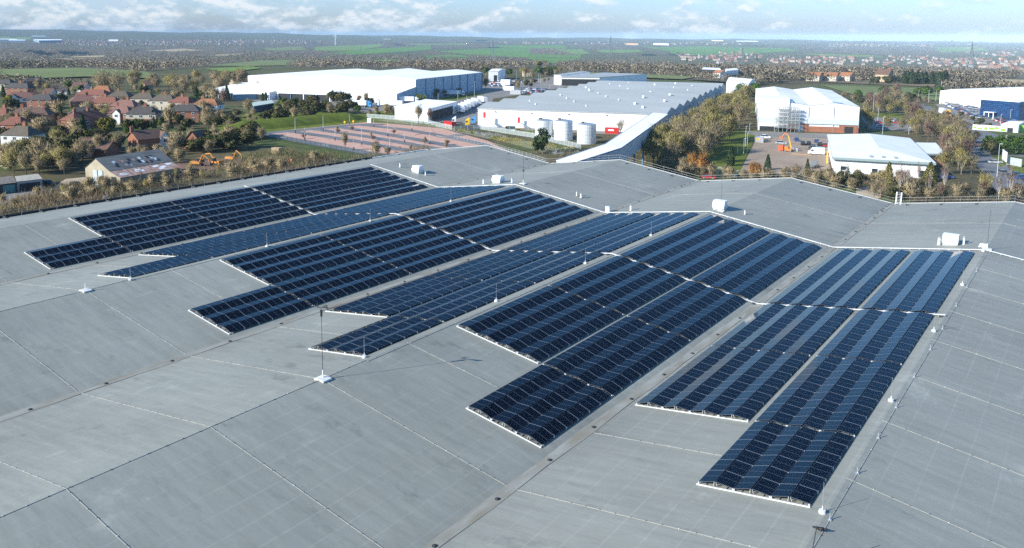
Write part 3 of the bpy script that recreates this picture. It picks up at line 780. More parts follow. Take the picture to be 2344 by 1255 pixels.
# town trees and the very far left town (too many to count)
wood('town_trees', [(1545,122),(1742,122),(1900,126),(2030,128),(2250,134),(2250,158),(2030,152),(1740,148),(1560,142)], 420, [B_, B_, O_, D_], (4, 8), avoid=False)
o = wood('town_trees', [(2260,130),(2344,118),(2344,166),(2260,160)], 90, [B_, O_, D_], (4, 8), avoid=False)
b = MB()
def town_mass(poly, n, s):
    x0, x1 = min(p[0] for p in poly), max(p[0] for p in poly); y0, y1 = min(p[1] for p in poly), max(p[1] for p in poly); c = 0
    while c < n:
        x, y = random.uniform(x0, x1), random.uniform(y0, y1)
        if not pip(x, y, poly): continue
        p = gat(x, y); far_house(b, p, random.uniform(0, 3), random.uniform(9, 16)*s, 9*s, 5*s, 3*s, random.choice(M_TW+[M_TW[2]]), random.choice(M_TR)); c += 1
town_mass([(80,92),(250,90),(420,93),(560,95),(560,103),(400,105),(250,106),(100,100)], 330, 1.0)
town_mass([(400,91),(700,92),(760,96),(700,101),(420,97)], 130, 1.1)
town_mass([(1900,101),(2150,102),(2150,108),(1900,108)], 70, 1.2)
town_mass([(1140,97),(1700,98),(1700,103),(1140,101)], 60, 1.5)
o = b.build('distant_town'); o['kind'] = 'stuff'
# white works far off on the plain and business units on the left
M_BW = mat('bright_cladding', (.78, .80, .80), .5); M_BB = mat('blue_grey_cladding', (.20, .30, .38), .5)
def far_block(pix, h, mw, mr, lab, name='distant_works'):
    p = [gat(x, y) for x, y in pix]; b = MB(); b.prism(p, 0, h, mw, mr); return tag(b.build(name), lab, 'building')
far_block([(1587,101),(1602,101),(1602,100),(1588,100)], 11, M_BW, M_BW, 'tiny bright white block on the far plain near the skyline')
far_block([(1629,102.5),(1655,102.5),(1655,101.5),(1630,101.5)], 8, M_BW, M_BW, 'long low white works on the far plain right of the white block')
far_block([(1685,105),(1735,106),(1735,104.5),(1686,104)], 6, M_BW, M_BW, 'long pale sheds on the far plain, furthest right')
far_block([(0,122),(40,122),(42,118),(0,118)], 9, M_BB, M_BW, 'long business unit at the far left edge, leftmost of three', 'business_unit')
far_block([(22,128),(60,128),(62,123),(24,122)], 9, M_BB, M_BW, 'business unit with a white roof, middle of the three on the left', 'business_unit')
far_block([(92,129),(145,126),(143,121),(78,120)], 10, M_BB, M_BW, 'large business unit with a white roof, rightmost of three on the left', 'business_unit')
far_block([(72,91),(106,91),(106,88),(74,88)], 10, M_BB, M_BW, 'pale shed on the hill above the far left town')
far_block([(250,119),(272,119),(272,117),(250,117)], 7, M_BW, M_BW, 'small white barn among the left woods')
far_block([(878,105),(895,105),(893,102),(880,102)], 9, M_TW[2], M_TR[2], 'white farmhouse group beyond the central fields', 'farmhouse')
far_block([(1090,111),(1115,111),(1113,108),(1092,108)], 8, M_TW[2], M_TR[2], 'white farm among dark trees above the central green field', 'farmhouse')
far_block([(1432,128),(1460,129),(1458,124),(1434,124)], 8, M_TW[3], M_TR[3], 'tan farmhouse with orange roof at the edge of the central field', 'farmhouse')
far_block([(1495,127),(1530,129),(1528,125),(1497,124)], 6, M_BW, M_BW, 'low white farm sheds beside the right-hand fields', 'farm_shed')
# wind turbine
p = gat(768, 104.5); t = empty('wind_turbine', p, 0, 'white three-bladed wind turbine standing on the skyline', 'wind turbine')
hh = zat(p, 82)-p[2]; b = MB(); b.tube((0, 0, 0), (0, 0, hh), 3.0, M_WHITE, 1.8, 8); b.build('tower', t)
b = MB(); b.box((0, 0, hh), (4, 9, 4), M_WHITE, YAW); b.build('nacelle', t)
bl = zat(p, 75.3)-p[2]-hh
for a in (12, 132, 252):
    b = MB(); ca, sa = math.cos(YAW), -math.sin(YAW); x, z = math.sin(math.radians(a)), math.cos(math.radians(a))
    b.tube((0, 0, hh), (x*bl*ca, x*bl*sa, hh+z*bl), 1.9, M_WHITE, .6, 5); b.build('blade', t)
# pylons
M_PY = mat('pylon_steel', (.26, .28, .28), .6)
def pylon(px, pt, pb, lab, wd=None):
    p = gat(px, pb); h = zat(p, pt)-p[2]; t = empty('electricity_pylon', p, YAW+.4, lab, 'pylon', 'lattice electricity pylons')
    b = MB(); w = h*.13; th = h*.0035+.06
    def sec(z): return w*(1-z/h)**1.0*.85+.5 if z < h*.62 else max(.35, w*(1-z/h)*.6+.3)
    zs = [0, .16, .30, .42, .52, .62, .72, .82, .92, 1.0]
    for i in range(len(zs)-1):
        z0, z1 = zs[i]*h, zs[i+1]*h; a, c = sec(z0), sec(z1)
        q0 = [(-a,-a,z0),(a,-a,z0),(a,a,z0),(-a,a,z0)]; q1 = [(-c,-c,z1),(c,-c,z1),(c,c,z1),(-c,c,z1)]
        for j in range(4):
            b.tube(q0[j], q1[j], th, M_PY, n=3, cap=False); b.tube(q0[j], q1[(j+1) % 4], th*.7, M_PY, n=3, cap=False); b.tube(q0[(j+1) % 4], q1[j], th*.7, M_PY, n=3, cap=False)
    b.build('tower', t)
    for z, l in ((.66, .17), (.78, .21), (.90, .15)):
        b = MB()
        for s in (-1, 1): b.tube((0, -.3, z*h), (s*l*h, 0, z*h+.2), th*.9, M_PY, n=3); b.tube((0, 0, z*h+h*.035), (s*l*h, 0, z*h+.2), th*.7, M_PY, n=3); b.tube((s*l*h, 0, z*h), (s*l*h, 0, z*h-h*.03), th*.8, M_PY, n=3)
        b.build('crossarm', t)
pylon(1396, 82, 133, 'lattice pylon standing tallest above the central green fields')
pylon(1698, 108, 157, 'lattice pylon beside the right-hand town and green field')
pylon(1128, 93, 136, 'lattice pylon above the middle field left of the central one')
pylon(965, 90, 114, 'small lattice pylon on the fields right of the wind turbine')
pylon(2220, 95, 168, 'largest lattice pylon, in front of the housing on the right')
pylon(826, 104, 124, 'faint small lattice pylon below the wind turbine')
pylon(392, 84, 105, 'faint pylon over the far left town, right one')
pylon(330, 86, 106, 'faint pylon over the far left town, left one')
# ================================================================ industrial estate behind the roof
M_WALLW = mat('white_cladding', (.85, .85, .84), .5, var=.03, scale=.2)
M_ROOFW = mat('white_sheet_roof', (.90, .89, .86), .55, var=.05, scale=.08, stretch=(1, .3, 1))
M_SHADEW = mat('shade_tinted_sheet', (.24, .36, .47), .5, var=.06, scale=.3)  # right-hand walls of white buildings: their shade is put into this blue-grey
M_BLUED = mat('blue_trim', (.06, .16, .28), .5)
M_ROOFG = mat('grey_sheet_roof', (.35, .37, .36), .6, var=.08, scale=.06, stretch=(.3, 1, 1))
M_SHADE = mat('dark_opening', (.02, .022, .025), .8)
M_BRICK = mat('red_brick', (.30, .12, .065), .85, var=.18, scale=.8)
M_ASPH = mat('asphalt', (.13, .135, .14), .9, var=.18, scale=.15)
M_ASPHL = mat('worn_asphalt', (.20, .185, .165), .9, var=.15, scale=.12)
M_YARD = mat('brown_yard', (.30, .225, .16), .9, var=.14, scale=.12)
M_PAVE = mat('brick_paving', (.50, .295, .215), .85, var=.13, scale=.4)
M_KERB = mat('pale_kerb', (.42, .38, .32), .8)
M_LINE = mat('road_paint', (.65, .65, .62), .7)
M_GRASS = mat('short_grass', (.115, .140, .022), .95, var=.25, scale=.25, spec=.1, detail=8)
M_GRASS2 = mat('rough_bank_grass', (.15, .16, .04), .95, var=.3, scale=.3, spec=.1, detail=8)
M_FENCE = mat('palisade_steel', (.45, .50, .51), .5, metal=.2, var=.1, scale=2)
M_GLASS = mat('window_glass', (.03, .04, .05), .08)
M_RED = mat('red_paint', (.50, .03, .025), .4); M_YEL = mat('yellow_paint', (.75, .42, .02), .4); M_ORG = mat('orange_paint', (.72, .20, .02), .45)
M_SILO = mat('silo_steel', (.60, .64, .65), .4, metal=.15, var=.10, scale=1.2, stretch=(.2, .2, 2))
M_TYRE = mat('tyre', (.02, .02, .02), .8)
M_GRN = mat('lime_green_board', (.22, .52, .04), .5); M_DIRT = mat('bare_earth', (.16, .09, .055), .95, var=.25, scale=.2); M_SAND = mat('pale_track', (.42, .33, .22), .95, var=.15, scale=.2)
V = lambda p: np.array([p[0], p[1], 0.0])
def uv(a, b_):
    d = V(b_)-V(a); l = np.linalg.norm(d); return d/l, l
# ---- ground sheets
def sheet(name, pix, m, z): return flat(name, pix, m, z)
sheet('lawn', [(470,300),(560,262),(720,255),(860,262),(905,285),(850,300),(600,312),(490,325)], M_GRASS, .02)
sheet('car_park', [(598,304),(845,279),(900,284),(1010,294),(1115,322),(1165,346),(1000,378),(830,352)], M_PAVE, .03)
def lane(pts, w, m, z, name='car_park_lane'):
    P = [at(x, y) for x, y in pts]
    b = MB(); L_, R_ = [], []
    for i, p in enumerate(P):
        a = P[max(0, i-1)]; c = P[min(len(P)-1, i+1)]; d = (c-a)[:2]; d /= np.linalg.norm(d); n = np.array([-d[1], d[0], 0])*w/2
        L_.append(p+n); R_.append(p-n)
    for i in range(len(P)-1):
        b.poly([(*R_[i][:2], z), (*R_[i+1][:2], z), (*L_[i+1][:2], z), (*L_[i][:2], z)], m)
    o = b.build(name); o['kind'] = 'structure'; return o
lane([(600,306),(700,297),(790,288),(850,284.5),(880,286)], 6.5, M_ASPH, .050)
lane([(602,307),(700,325),(850,352),(900,362)], 6.5, M_ASPH, .054)
lane([(665,301),(735,311),(830,326),(960,350),(1010,360)], 5.6, M_ASPH, .058)
lane([(718,296),(840,313),(960,334),(1060,352)], 5.6, M_ASPH, .062)
lane([(775,291),(850,302),(950,319),(1070,342),(1110,350)], 5.6, M_ASPH, .066)
lane([(835,287),(920,296),(1010,311),(1080,325),(1120,334)], 5.6, M_ASPH, .070)
lane([(1000,314),(1035,312),(1060,308)], 6, M_ASPHL, .074, 'car_park_ramp')
for q in ([(790,284),(850,281),(905,284),(1010,294),(1120,318)], [(1000,312),(1040,319),(1130,340)]): lane(q, .5, M_KERB, .085, 'kerb_line')
# arrows and dashes on the lanes
b = MB()
for (x, y) in ((650,316),(745,333),(820,346),(700,303),(790,319),(880,333),(770,300),(870,314),(960,330),(830,295),(920,309),(1010,325),(905,294),(1005,312),(600+60,309),(850,347),(960,348),(1040,346)):
    p = at(x, y); d = at(x+12, y+2.2)-p; d /= np.linalg.norm(d); n = np.array([-d[1], d[0], 0])
    b.poly([p-d*2-n*.25+[0,0,.082], p+d*2-n*.25+[0,0,.082], p+d*2+n*.25+[0,0,.082], p-d*2+n*.25+[0,0,.082]], M_LINE)
for i in range(16):
    for (x0, y0, x1, y1) in ((628,308.5,735,298), (745,296.5,800,290), (950,309,1000,303)):
        t = i/16; p = at(x0+(x1-x0)*t, y0+(y1-y0)*t); b.box((p[0], p[1], .083), (.5, 2.0, .01), M_LINE, YAW+.5)
o = b.build('lane_markings'); o['kind'] = 'structure'
sheet('lorry_yard', [(560,226),(760,222),(880,232),(960,222),(1110,196),(1260,176),(1400,178),(1380,186),(1130,226),(1095,290),(1030,282),(900,262),(780,250),(620,240)], M_ASPHL, .024)
sheet('lorry_yard', [(1090,283),(1490,302),(1490,312),(1080,293)], M_ASPHL, .028)
sheet('verge', [(960,232),(1080,214),(1110,216),(1030,233)], M_GRASS, .045)
sheet('verge', [(840,258),(905,250),(905,262),(850,268)], M_GRASS, .045)
sheet('verge', [(1080,293),(1230,299),(1240,318),(1150,306)], M_GRASS2, .040)
sheet('young_planting', [(860,275),(905,272),(1030,290),(1040,296),(1250,330),(1330,345),(1330,360),(1250,350),(1120,317),(1010,293),(905,282)], mat('planting_strip', (.26, .24, .13), .95, col2=(.13, .15, .05), scale=.6), .042)
sheet('verge', [(1540,300),(1700,300),(1735,298),(1715,345),(1690,400),(1600,400)], M_GRASS, .036)
sheet('yard', [(1735,312),(1895,318),(1900,400),(1690,400)], M_YARD, .046)
sheet('yard', [(1700,300),(1900,306),(1990,312),(1900,320),(1735,313)], M_ASPHL, .043)
sheet('car_park', [(1970,268),(2060,270),(2110,292),(2080,300),(1990,296)], M_ASPHL, .040)
sheet('verge', [(1980,258),(2060,258),(2090,285),(2060,282),(2050,270),(1975,268)], M_GRASS, .044)
# roads on the right
lane([(2050,228),(2110,243),(2150,262),(2185,283),(2235,300)], 9, M_ASPH, .050, 'road')
lane([(2140,285),(2185,283),(2240,305),(2250,325),(2225,345),(2290,352),(2400,362)], 9, M_ASPH, .054, 'road')
lane([(2225,345),(2260,370),(2300,410),(2344,470)], 9, M_ASPH, .058, 'road')
lane([(2235,300),(2290,318)], 8, M_ASPH, .062, 'road')
sheet('verge', [(2190,292),(2235,306),(2225,322),(2190,318)], M_GRASS, .066)
sheet('verge', [(2270,360),(2310,358),(2320,372),(2290,382)], M_GRASS, .066)
sheet('verge', [(2310,372),(2344,370),(2344,400),(2320,392)], M_GRASS, .064)
sheet('bare_bank', [(2225,330),(2262,322),(2344,340),(2344,350),(2262,345)], M_DIRT, .070)
sheet('car_park', [(2140,238),(2250,250),(2344,262),(2344,292),(2240,290),(2170,262)], M_ASPHL, .030)
sheet('track', [(1960,428),(2010,425),(2040,436),(2010,455),(1960,445)], M_SAND, .040)
sheet('path', [(150,410),(200,405),(310,402),(330,412),(230,430),(120,430)], M_SAND, .030)
sheet('gravel', [(0,448),(120,428),(180,425),(150,440),(0,468)], M_ASPHL, .034)
sheet('dig_site', [(390,372),(540,360),(560,375),(480,390),(390,392)], M_DIRT, .036)
# grass bank above the brick car park: a long mound
ctr = [(478,303),(560,295),(640,288),(720,280),(790,274),(838,270)]
b = MB(); sec = []
for i, (x, y) in enumerate(ctr):
    p = at(x, y); q = at(ctr[min(i+1, 5)][0], ctr[min(i+1, 5)][1]); r = at(ctr[max(i-1, 0)][0], ctr[max(i-1, 0)][1]); d = (q-r)[:2]; d /= np.linalg.norm(d); n = np.array([-d[1], d[0]])
    w = 9 if 0 < i < 5 else 5; h = 3.6 if 0 < i < 5 else .5
    sec.append([(p[0]+n[0]*w*s, p[1]+n[1]*w*s, h*max(0, 1-s*s)**1.2+.03) for s in np.linspace(-1, 1, 9)])
for i in range(5):
    for j in range(8): b.poly([sec[i][j], sec[i+1][j], sec[i+1][j+1], sec[i][j+1]], M_GRASS)
o = b.build('grass_bank'); o['kind'] = 'structure'

# ---- big white warehouse
def shed(root, FR, FL, depth, eave, rise, n, axis, wall, roofm, side=None, name_roof='roof', vdir=None, over=.25):
    """n gables; axis 'v': ridges run front to back, 'u': ridges run left to right"""
    u, w = uv(FR, FL); v = np.array([u[1], -u[0], 0.0])
    if np.dot(v, V(FR)-V(CAM)) < 0: v = -v
    if vdir is not None: v = V(vdir)/np.linalg.norm(V(vdir))
    P = lambda a, d, z: tuple(V(FR) + u*a + v*d + np.array([0, 0, z]))
    wb = MB(); rb = MB(); sb = MB()
    if axis == 'v':
        st = w/n
        for i in range(n):
            a0, a1 = i*st, (i+1)*st; am = (a0+a1)/2
            for d in (0, depth):
                wb.poly([P(a0, d, 0), P(a1, d, 0), P(a1, d, eave), P(am, d, eave+rise), P(a0, d, eave)], wall)
            rb.poly([P(a0-(over if i == 0 else 0), -over, eave+.06), P(am, -over, eave+rise+.06), P(am, depth+over, eave+rise+.06), P(a0-(over if i == 0 else 0), depth+over, eave+.06)], roofm)
            rb.poly([P(am, -over, eave+rise+.06), P(a1+(over if i == n-1 else 0), -over, eave+.06), P(a1+(over if i == n-1 else 0), depth+over, eave+.06), P(am, depth+over, eave+rise+.06)], roofm)
        sb.poly([P(0, 0, 0), P(0, depth, 0), P(0, depth, eave), P(0, 0, eave)], side or wall)
        wb.poly([P(w, 0, 0), P(w, depth, 0), P(w, depth, eave), P(w, 0, eave)], wall)
    else:
        st = depth/n
        for i in range(n):
            d0, d1 = i*st, (i+1)*st; dm = (d0+d1)/2
            for a, bb, mm in ((0, sb, side or wall), (w, wb, wall)):
                bb.poly([P(a, d0, 0), P(a, d1, 0), P(a, d1, eave), P(a, dm, eave+rise), P(a, d0, eave)], mm)
            rb.poly([P(-over, d0, eave+.06), P(w+over, d0, eave+.06), P(w+over, dm, eave+rise+.06), P(-over, dm, eave+rise+.06)], roofm)
            rb.poly([P(-over, dm, eave+rise+.06), P(w+over, dm, eave+rise+.06), P(w+over, d1, eave+.06), P(-over, d1, eave+.06)], roofm)
        for d in (0, depth): wb.poly([P(0, d, 0), P(w, d, 0), P(w, d, eave), P(0, d, eave)], wall)
    wb.build('wall', root); sb.build('side_wall', root); rb.build(name_roof, root)
    return P, w
r = empty('white_warehouse', (0, 0, 0), 0, 'very large white warehouse with shaded blue-grey ribbed right side behind the brick car park', 'warehouse')
P, w = shed(r, at(952,182,13.5), at(698,175,13.5), 112, 13.5, 1.9, 2, 'v', M_WALLW, M_ROOFW, M_SHADEW)
b = MB()
for i in range(9):
    a = Vector(P(-.06, 112*i/8.0, 0)); b.tube(a, a+Vector((0, 0, 13.45)), .38, M_BLUED, n=4)
b.build('rib', r)
b = MB(); b.bar(P(-.35, -.3, 13.35), P(-.35, 112.3, 13.35), .3, .35, M_WALLW); b.build('gutter', r)
# left half, a little lower and set back; low front sheds with loading canopy
P2 = lambda a, d, z: P(w+a, d, z)
b = MB(); q = [P2(0, 6, 0), P2(52, 6, 0), P2(52, 112, 0), P2(0, 112, 0)]
b.prism([p[:2] for p in q], 0, 12.6, M_WALLW); b.build('left_wing', r)
b = MB()
b.poly([P2(-.2, 5.7, 12.66), P2(26, 5.7, 14.2), P2(26, 112.3, 14.2), P2(-.2, 112.3, 12.66)], M_ROOFW); b.poly([P2(26, 5.7, 14.2), P2(52.3, 5.7, 12.66), P2(52.3, 112.3, 12.66), P2(26, 112.3, 14.2)], M_ROOFW)
b.poly([P2(0, 6, 12.6), P2(52, 6, 12.6), P2(26, 6, 14.15)], M_WALLW); b.build('left_wing_roof', r)
# stepped low sheds in front
def low(a0, a1, d0, h0, h1, nm, open_=False):
    b = MB(); f = [P(a0, d0, 0), P(a1, d0, 0), P(a1, -.1, 0), P(a0, -.1, 0)]
    b.hexa(f[::-1] if False else f, [P(a0, d0, h0), P(a1, d0, h0), P(a1, -.1, h1), P(a0, -.1, h1)], M_WALLW); b.build(nm+'_wall', r)
    b = MB(); b.hexa([P(a0-.3, d0-.4, h0+.03), P(a1+.3, d0-.4, h0+.03), P(a1+.3, -.12, h1+.03), P(a0-.3, -.12, h1+.03)], [P(a0-.3, d0-.4, h0+.3), P(a1+.3, d0-.4, h0+.3), P(a1+.3, -.12, h1+.3), P(a0-.3, -.12, h1+.3)], M_ROOFW); b.build(nm+'_roof', r)
    if open_:
        b = MB(); n = max(2, int((a1-a0)/9))
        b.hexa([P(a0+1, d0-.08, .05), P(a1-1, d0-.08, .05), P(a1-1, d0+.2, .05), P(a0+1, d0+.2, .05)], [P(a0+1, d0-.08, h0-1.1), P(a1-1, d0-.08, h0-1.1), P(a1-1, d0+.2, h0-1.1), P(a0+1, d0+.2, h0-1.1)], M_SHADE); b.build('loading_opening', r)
        b = MB()
        for i in range(n+1):
            aa = a0+1+(a1-a0-2)*i/n; p = Vector(P(aa, d0-.3, 0)); b.box((p.x, p.y, (h0-1)/2), (.6, .6, h0-1), M_BLUED if i % 2 else M_WALLW)
        b.build('canopy_post', r)
low(0, 42, -26, 5.6, 8.6, 'front_shed'); low(43, 84, -32, 5.2, 8.6, 'middle_shed', True); low(85.5, 136, -38, 4.6, 7.8, 'left_canopy', True)
b = MB(); b.hexa([P(-.12, -25.8, .05), P(-.12, -.2, .05), P(.2, -.2, .05), P(.2, -25.8, .05)], [P(-.12, -25.8, 5.5), P(-.12, -.2, 8.4), P(.2, -.2, 8.4), P(.2, -25.8, 5.5)], M_SHADEW); b.build('front_shed_side', r)
# round tank beside it
def tank(px, yb, yt, wpx, lab, nm='storage_tank', m=None):
    p = at(px, yb); rr = np.linalg.norm(at(px+wpx/2, yb)-p); p = p + np.array([AF[0], AF[1], 0])*rr/np.hypot(AF[0], AF[1]); h = zat((p[0], p[1]), yt)
    t = empty(nm, p, 0, lab, 'storage tank', 'round metal storage tanks'); m = m or M_SILO
    b = MB(); b.tube((0, 0, 0), (0, 0, h), rr, m, n=28); o = b.build('shell', t)
    b = MB(); b.tube((0, 0, h), (0, 0, h+.5), rr*1.01, M_GALV, rr*.25, 28); b.build('lid', t)
    b = MB(); b.box((-rr*.3, -rr*.3, h+.6), (1.0, .8, .7), M_DARK); b.tube((rr*.1, -rr*.4, h+.3), (rr*.1, -rr*.4, h+1.0), .12, M_DARK); b.build('hatch', t)
    b = MB()
    for k in (.12, .3, .48, .66, .84): b.tube((0, 0, h*k), (0, 0, h*k+.08), rr+.03, M_GALV, n=28)
    b.build('hoop', t)
tank(756, 222, 208, 28, 'grey tank against the front of the large white warehouse')
tank(1246, 320, 275, 41, 'left of the three silos before the white wall, partly behind a pine')
tank(1290.5, 322, 276, 43, 'middle of the three white silos before the grey-roofed warehouse', m=M_WALLW)
tank(1344.5, 331, 284, 44, 'right-hand silo of three, darker ribbed steel, nearest the bridge')
# ---- grey roofed warehouse
FL2 = at(1094,289); h2 = zat(FL2, 247); FR2 = at(1525,261,h2)
r = empty('grey_roofed_warehouse', (0, 0, 0), 0, 'wide warehouse with grey saw-tooth roof and white front wall behind the silos', 'warehouse')
P, w = shed(r, FR2, FL2, 228, h2, 2.0, 10, 'u', M_WALLW, M_ROOFG, mat('shaded_side_sheet', (.25, .37, .45), .5, var=.08, scale=.3), 'roof', at(1662,191,h2+1)-FR2)  # right side: its shade is painted into the blue-grey wall colour
b = MB(); b.hexa([P(-.3, -.35, h2-.5), P(w+.3, -.35, h2-.5), P(w+.3, -.05, h2-.5), P(-.3, -.05, h2-.5)], [P(-.3, -.35, h2+.02), P(w+.3, -.35, h2+.02), P(w+.3, -.05, h2+.02), P(-.3, -.05, h2+.02)], M_GALV); b.build('gutter', r)
random.seed(11)
vb = None
for i, (a, d) in enumerate([(12,9),(38,9),(62,9),(20,30),(50,31),(72,30),(10,52),(33,52),(60,52),(25,74),(45,74),(70,74),(15,96),(55,96),(30,118),(66,118),(12,140),(48,140),(74,140),(24,162),(58,162),(40,184),(70,184),(16,184),(30,205),(62,205)]):
    if vb is None: b = MB(); b.box((0, 0, .7), (1.5, 1.5, 1.6), M_WHITE); b.box((0, 0, 1.53), (1.7, 1.7, .12), M_GALV); vb = b.mesh('roof_vent')
    p = P(a, d, 0); dd = (d % 21.8)/21.8; z = h2 + 2*(1-abs(2*dd-1)); o = link('roof_vent', vb, r, (p[0], p[1], z-.1)); o.scale = (.36 if i % 3 else .62,)*3
b = MB()
for i in range(5): b.box((P(w*(.1+.2*i), -.12, 0)[0], P(w*(.1+.2*i), -.12, 0)[1], h2-1.6), (.6, .3, .5), M_DARK)
b.build('wall_lamp', r)
for i in range(1, 10):
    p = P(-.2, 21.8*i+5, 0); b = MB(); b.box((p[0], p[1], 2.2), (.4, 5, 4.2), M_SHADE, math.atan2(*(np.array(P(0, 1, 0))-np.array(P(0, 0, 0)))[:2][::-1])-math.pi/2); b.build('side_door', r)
for nm, a0, a1, d0, d1, hh in (('rear_block', 99, 108, 30, 60, 6.5),):
    pass
# stairs with red doors on the white front
def stair(px, pyb, lab, hh):
    p = at(px, pyb); t = empty('fire_escape', p, 0, lab, 'fire escape', 'steel fire stairs on the white front wall')
    u, _ = uv(FL2, FR2); ang = math.atan2(u[1], u[0]); t.rotation_euler = (0, 0, ang)
    b = MB(); b.box((-2.2, .9, hh+1.2), (1.2, .2, 2.6), M_RED); b.build('door', t)
    b = MB(); b.box((-2.2, 0, hh), (2.4, 1.8, .12), M_GALV)
    for x in (-3.2, -1.2):
        for y in (-.8, .8): b.tube((x, y, 0), (x, y, hh+1.1), .06, M_GALV, n=4)
    b.build('landing', t)
    b = MB(); b.bar((-1.0, -.6, hh), (3.0, -.6, 0), .1, .25, M_GALV); b.bar((-1.0, .5, hh), (3.0, .5, 0), .1, .25, M_GALV); b.bar((-1.0, -.6, hh+1), (3.0, -.6, 1), .05, .06, M_GALV)
    for k in range(10): b.box((-1+.4*k, -.05, hh*(1-k/10)+.1), (.3, 1.1, .05), M_GALV)
    b.build('flight', t)
stair(1118, 293, 'taller steel fire stair with red door at the left of the white front', 4.6); stair(1197, 295, 'smaller steel fire stair with red door beside the silos', 2.6)
# red container, glass smoking shelter, yellow bin by the white front
def boxthing(name, px, py, d, m, lab, cat, rz=0, extra=None):
    p = at(px, py); t = empty(name, p, rz, lab, cat); b = MB(); b.box((0, 0, d[2]/2), d, m); b.build('body', t)
    b = MB()
    for k in range(int(d[0]/.6)): b.box((-d[0]/2+.4+.6*k, -d[1]/2-.02, d[2]/2), (.12, .06, d[2]*.86), m)
    b.box((0, 0, d[2]+.03), (d[0]+.06, d[1]+.06, .06), m); b.build('rib', t)
    if extra: extra(t, d)
    return t
def sidepatch(m):
    def f(t, d):
        b = MB(); b.box((-.3, -d[1]/2-.07, d[2]*.62), (d[0]*.42, .04, d[2]*.25), m); b.build('panel', t)
    return f
AU2 = math.atan2(*(uv(FL2, FR2)[0][:2][::-1]))
boxthing('shipping_container', 1401, 306, (6.0, 2.4, 2.6), M_RED, 'red shipping container with pale panel below the white wall', 'container', AU2, sidepatch(M_WHITE))
p = at(1168, 301); t = empty('smoking_shelter', p, AU2, 'small glazed shelter on the grass before the white front wall', 'shelter')
b = MB(); b.box((0, 0, 2.45), (4.2, 2.2, .14), M_GALV); b.build('roof', t); b = MB()
for x in (-2, 0, 2):
    for y in (-1, 1): b.tube((x, y, 0), (x, y, 2.4), .05, M_GALV, n=4)
b.build('frame', t); b = MB(); b.box((0, 1, 1.2), (4, .04, 2), M_FENCE); b.box((-2, 0, 1.2), (.04, 2, 2), M_FENCE); b.build('pane', t)
boxthing('grit_bin', 1187, 299.5, (1.6, 1.0, 1.0), M_YEL, 'yellow grit bin right of the glazed shelter', 'bin', AU2)
# ---- bridge
zA, zK, zE = 12.4, 12.4, h2+.9
r = empty('conveyor_bridge', (0, 0, 0), 0, 'white-topped enclosed bridge bending from the roof edge to the grey-roofed warehouse', 'bridge')
kl, kr, el, er = at(1385,331,zK), at(1423,339.5,zK), at(1494,258.5,zE), at(1530,262,zE)
sl = at(1262,372,zA); sr = at(1322,371.5,zA)
dl = sl-kl; sl = kl + dl*((kl[1]-.6)/(kl[1]-sl[1])); dr = sr-kr; sr = kr + dr*((kr[1]-.6)/(kr[1]-sr[1]))
HB = 4.6; dn = np.array([0, 0, -HB]); b = MB(); tb = MB(); M_BRS = mat('bridge_side_shaded', (.38, .42, .44), .5, var=.04, scale=.3)  # gallery's right side and underside greyed, shade put into the sheet colour
for a, c, e, f in ((sl, sr, kr, kl), (kl, kr, er, el)):
    b.poly([c+dn, e+dn, e, c], M_BRS); b.poly([f+dn, a+dn, a, f], M_WALLW); b.poly([a+dn, f+dn, e+dn, c+dn], M_BRS)
    up = np.array([0, 0, .12]); tb.hexa([a, c, e, f], [q+up for q in (a, c, e, f)], M_ROOFW)
b.poly([sr+dn, sr, sl, sl+dn], M_BRS); b.build('gallery', r); tb.build('roof', r)
b = MB()
for a, e in ((sr, kr), (kr, er)): b.bar(tuple(a+np.array([.05, 0, -.1])), tuple(e+np.array([.05, 0, -.1])), .16, .3, M_BLUED)
for a, e in ((sl, kl), (kl, el)): b.bar(tuple(a+np.array([-.05, 0, -.05])), tuple(e+np.array([-.05, 0, -.05])), .16, .25, M_GALV)
b.build('edge_flashing', r)
for t_ in (.06, .2, .36, .55, .75, .92):
    for (s_, e_) in ((kl, el), (kr, er)):
        q = s_ + (e_-s_)*t_; b = MB(); b.tube((q[0], q[1], 0), (q[0], q[1], q[2]-HB-.02), .32, M_BLUED, n=6); b.build('support_post', r)
    q0 = kl+(el-kl)*t_; q1 = kr+(er-kr)*t_; b = MB(); b.bar((q0[0], q0[1], q0[2]-HB-.6), (q1[0], q1[1], q1[2]-HB-.6), .4, .5, M_BLUED); b.build('cross_beam', r)
b = MB(); q = kr + (sr-kr)*.12; b.box((q[0]+.08, q[1], q[2]-HB+1.1), (.15, 1.1, 2.1), M_SHADE, .3); b.build('door', r)
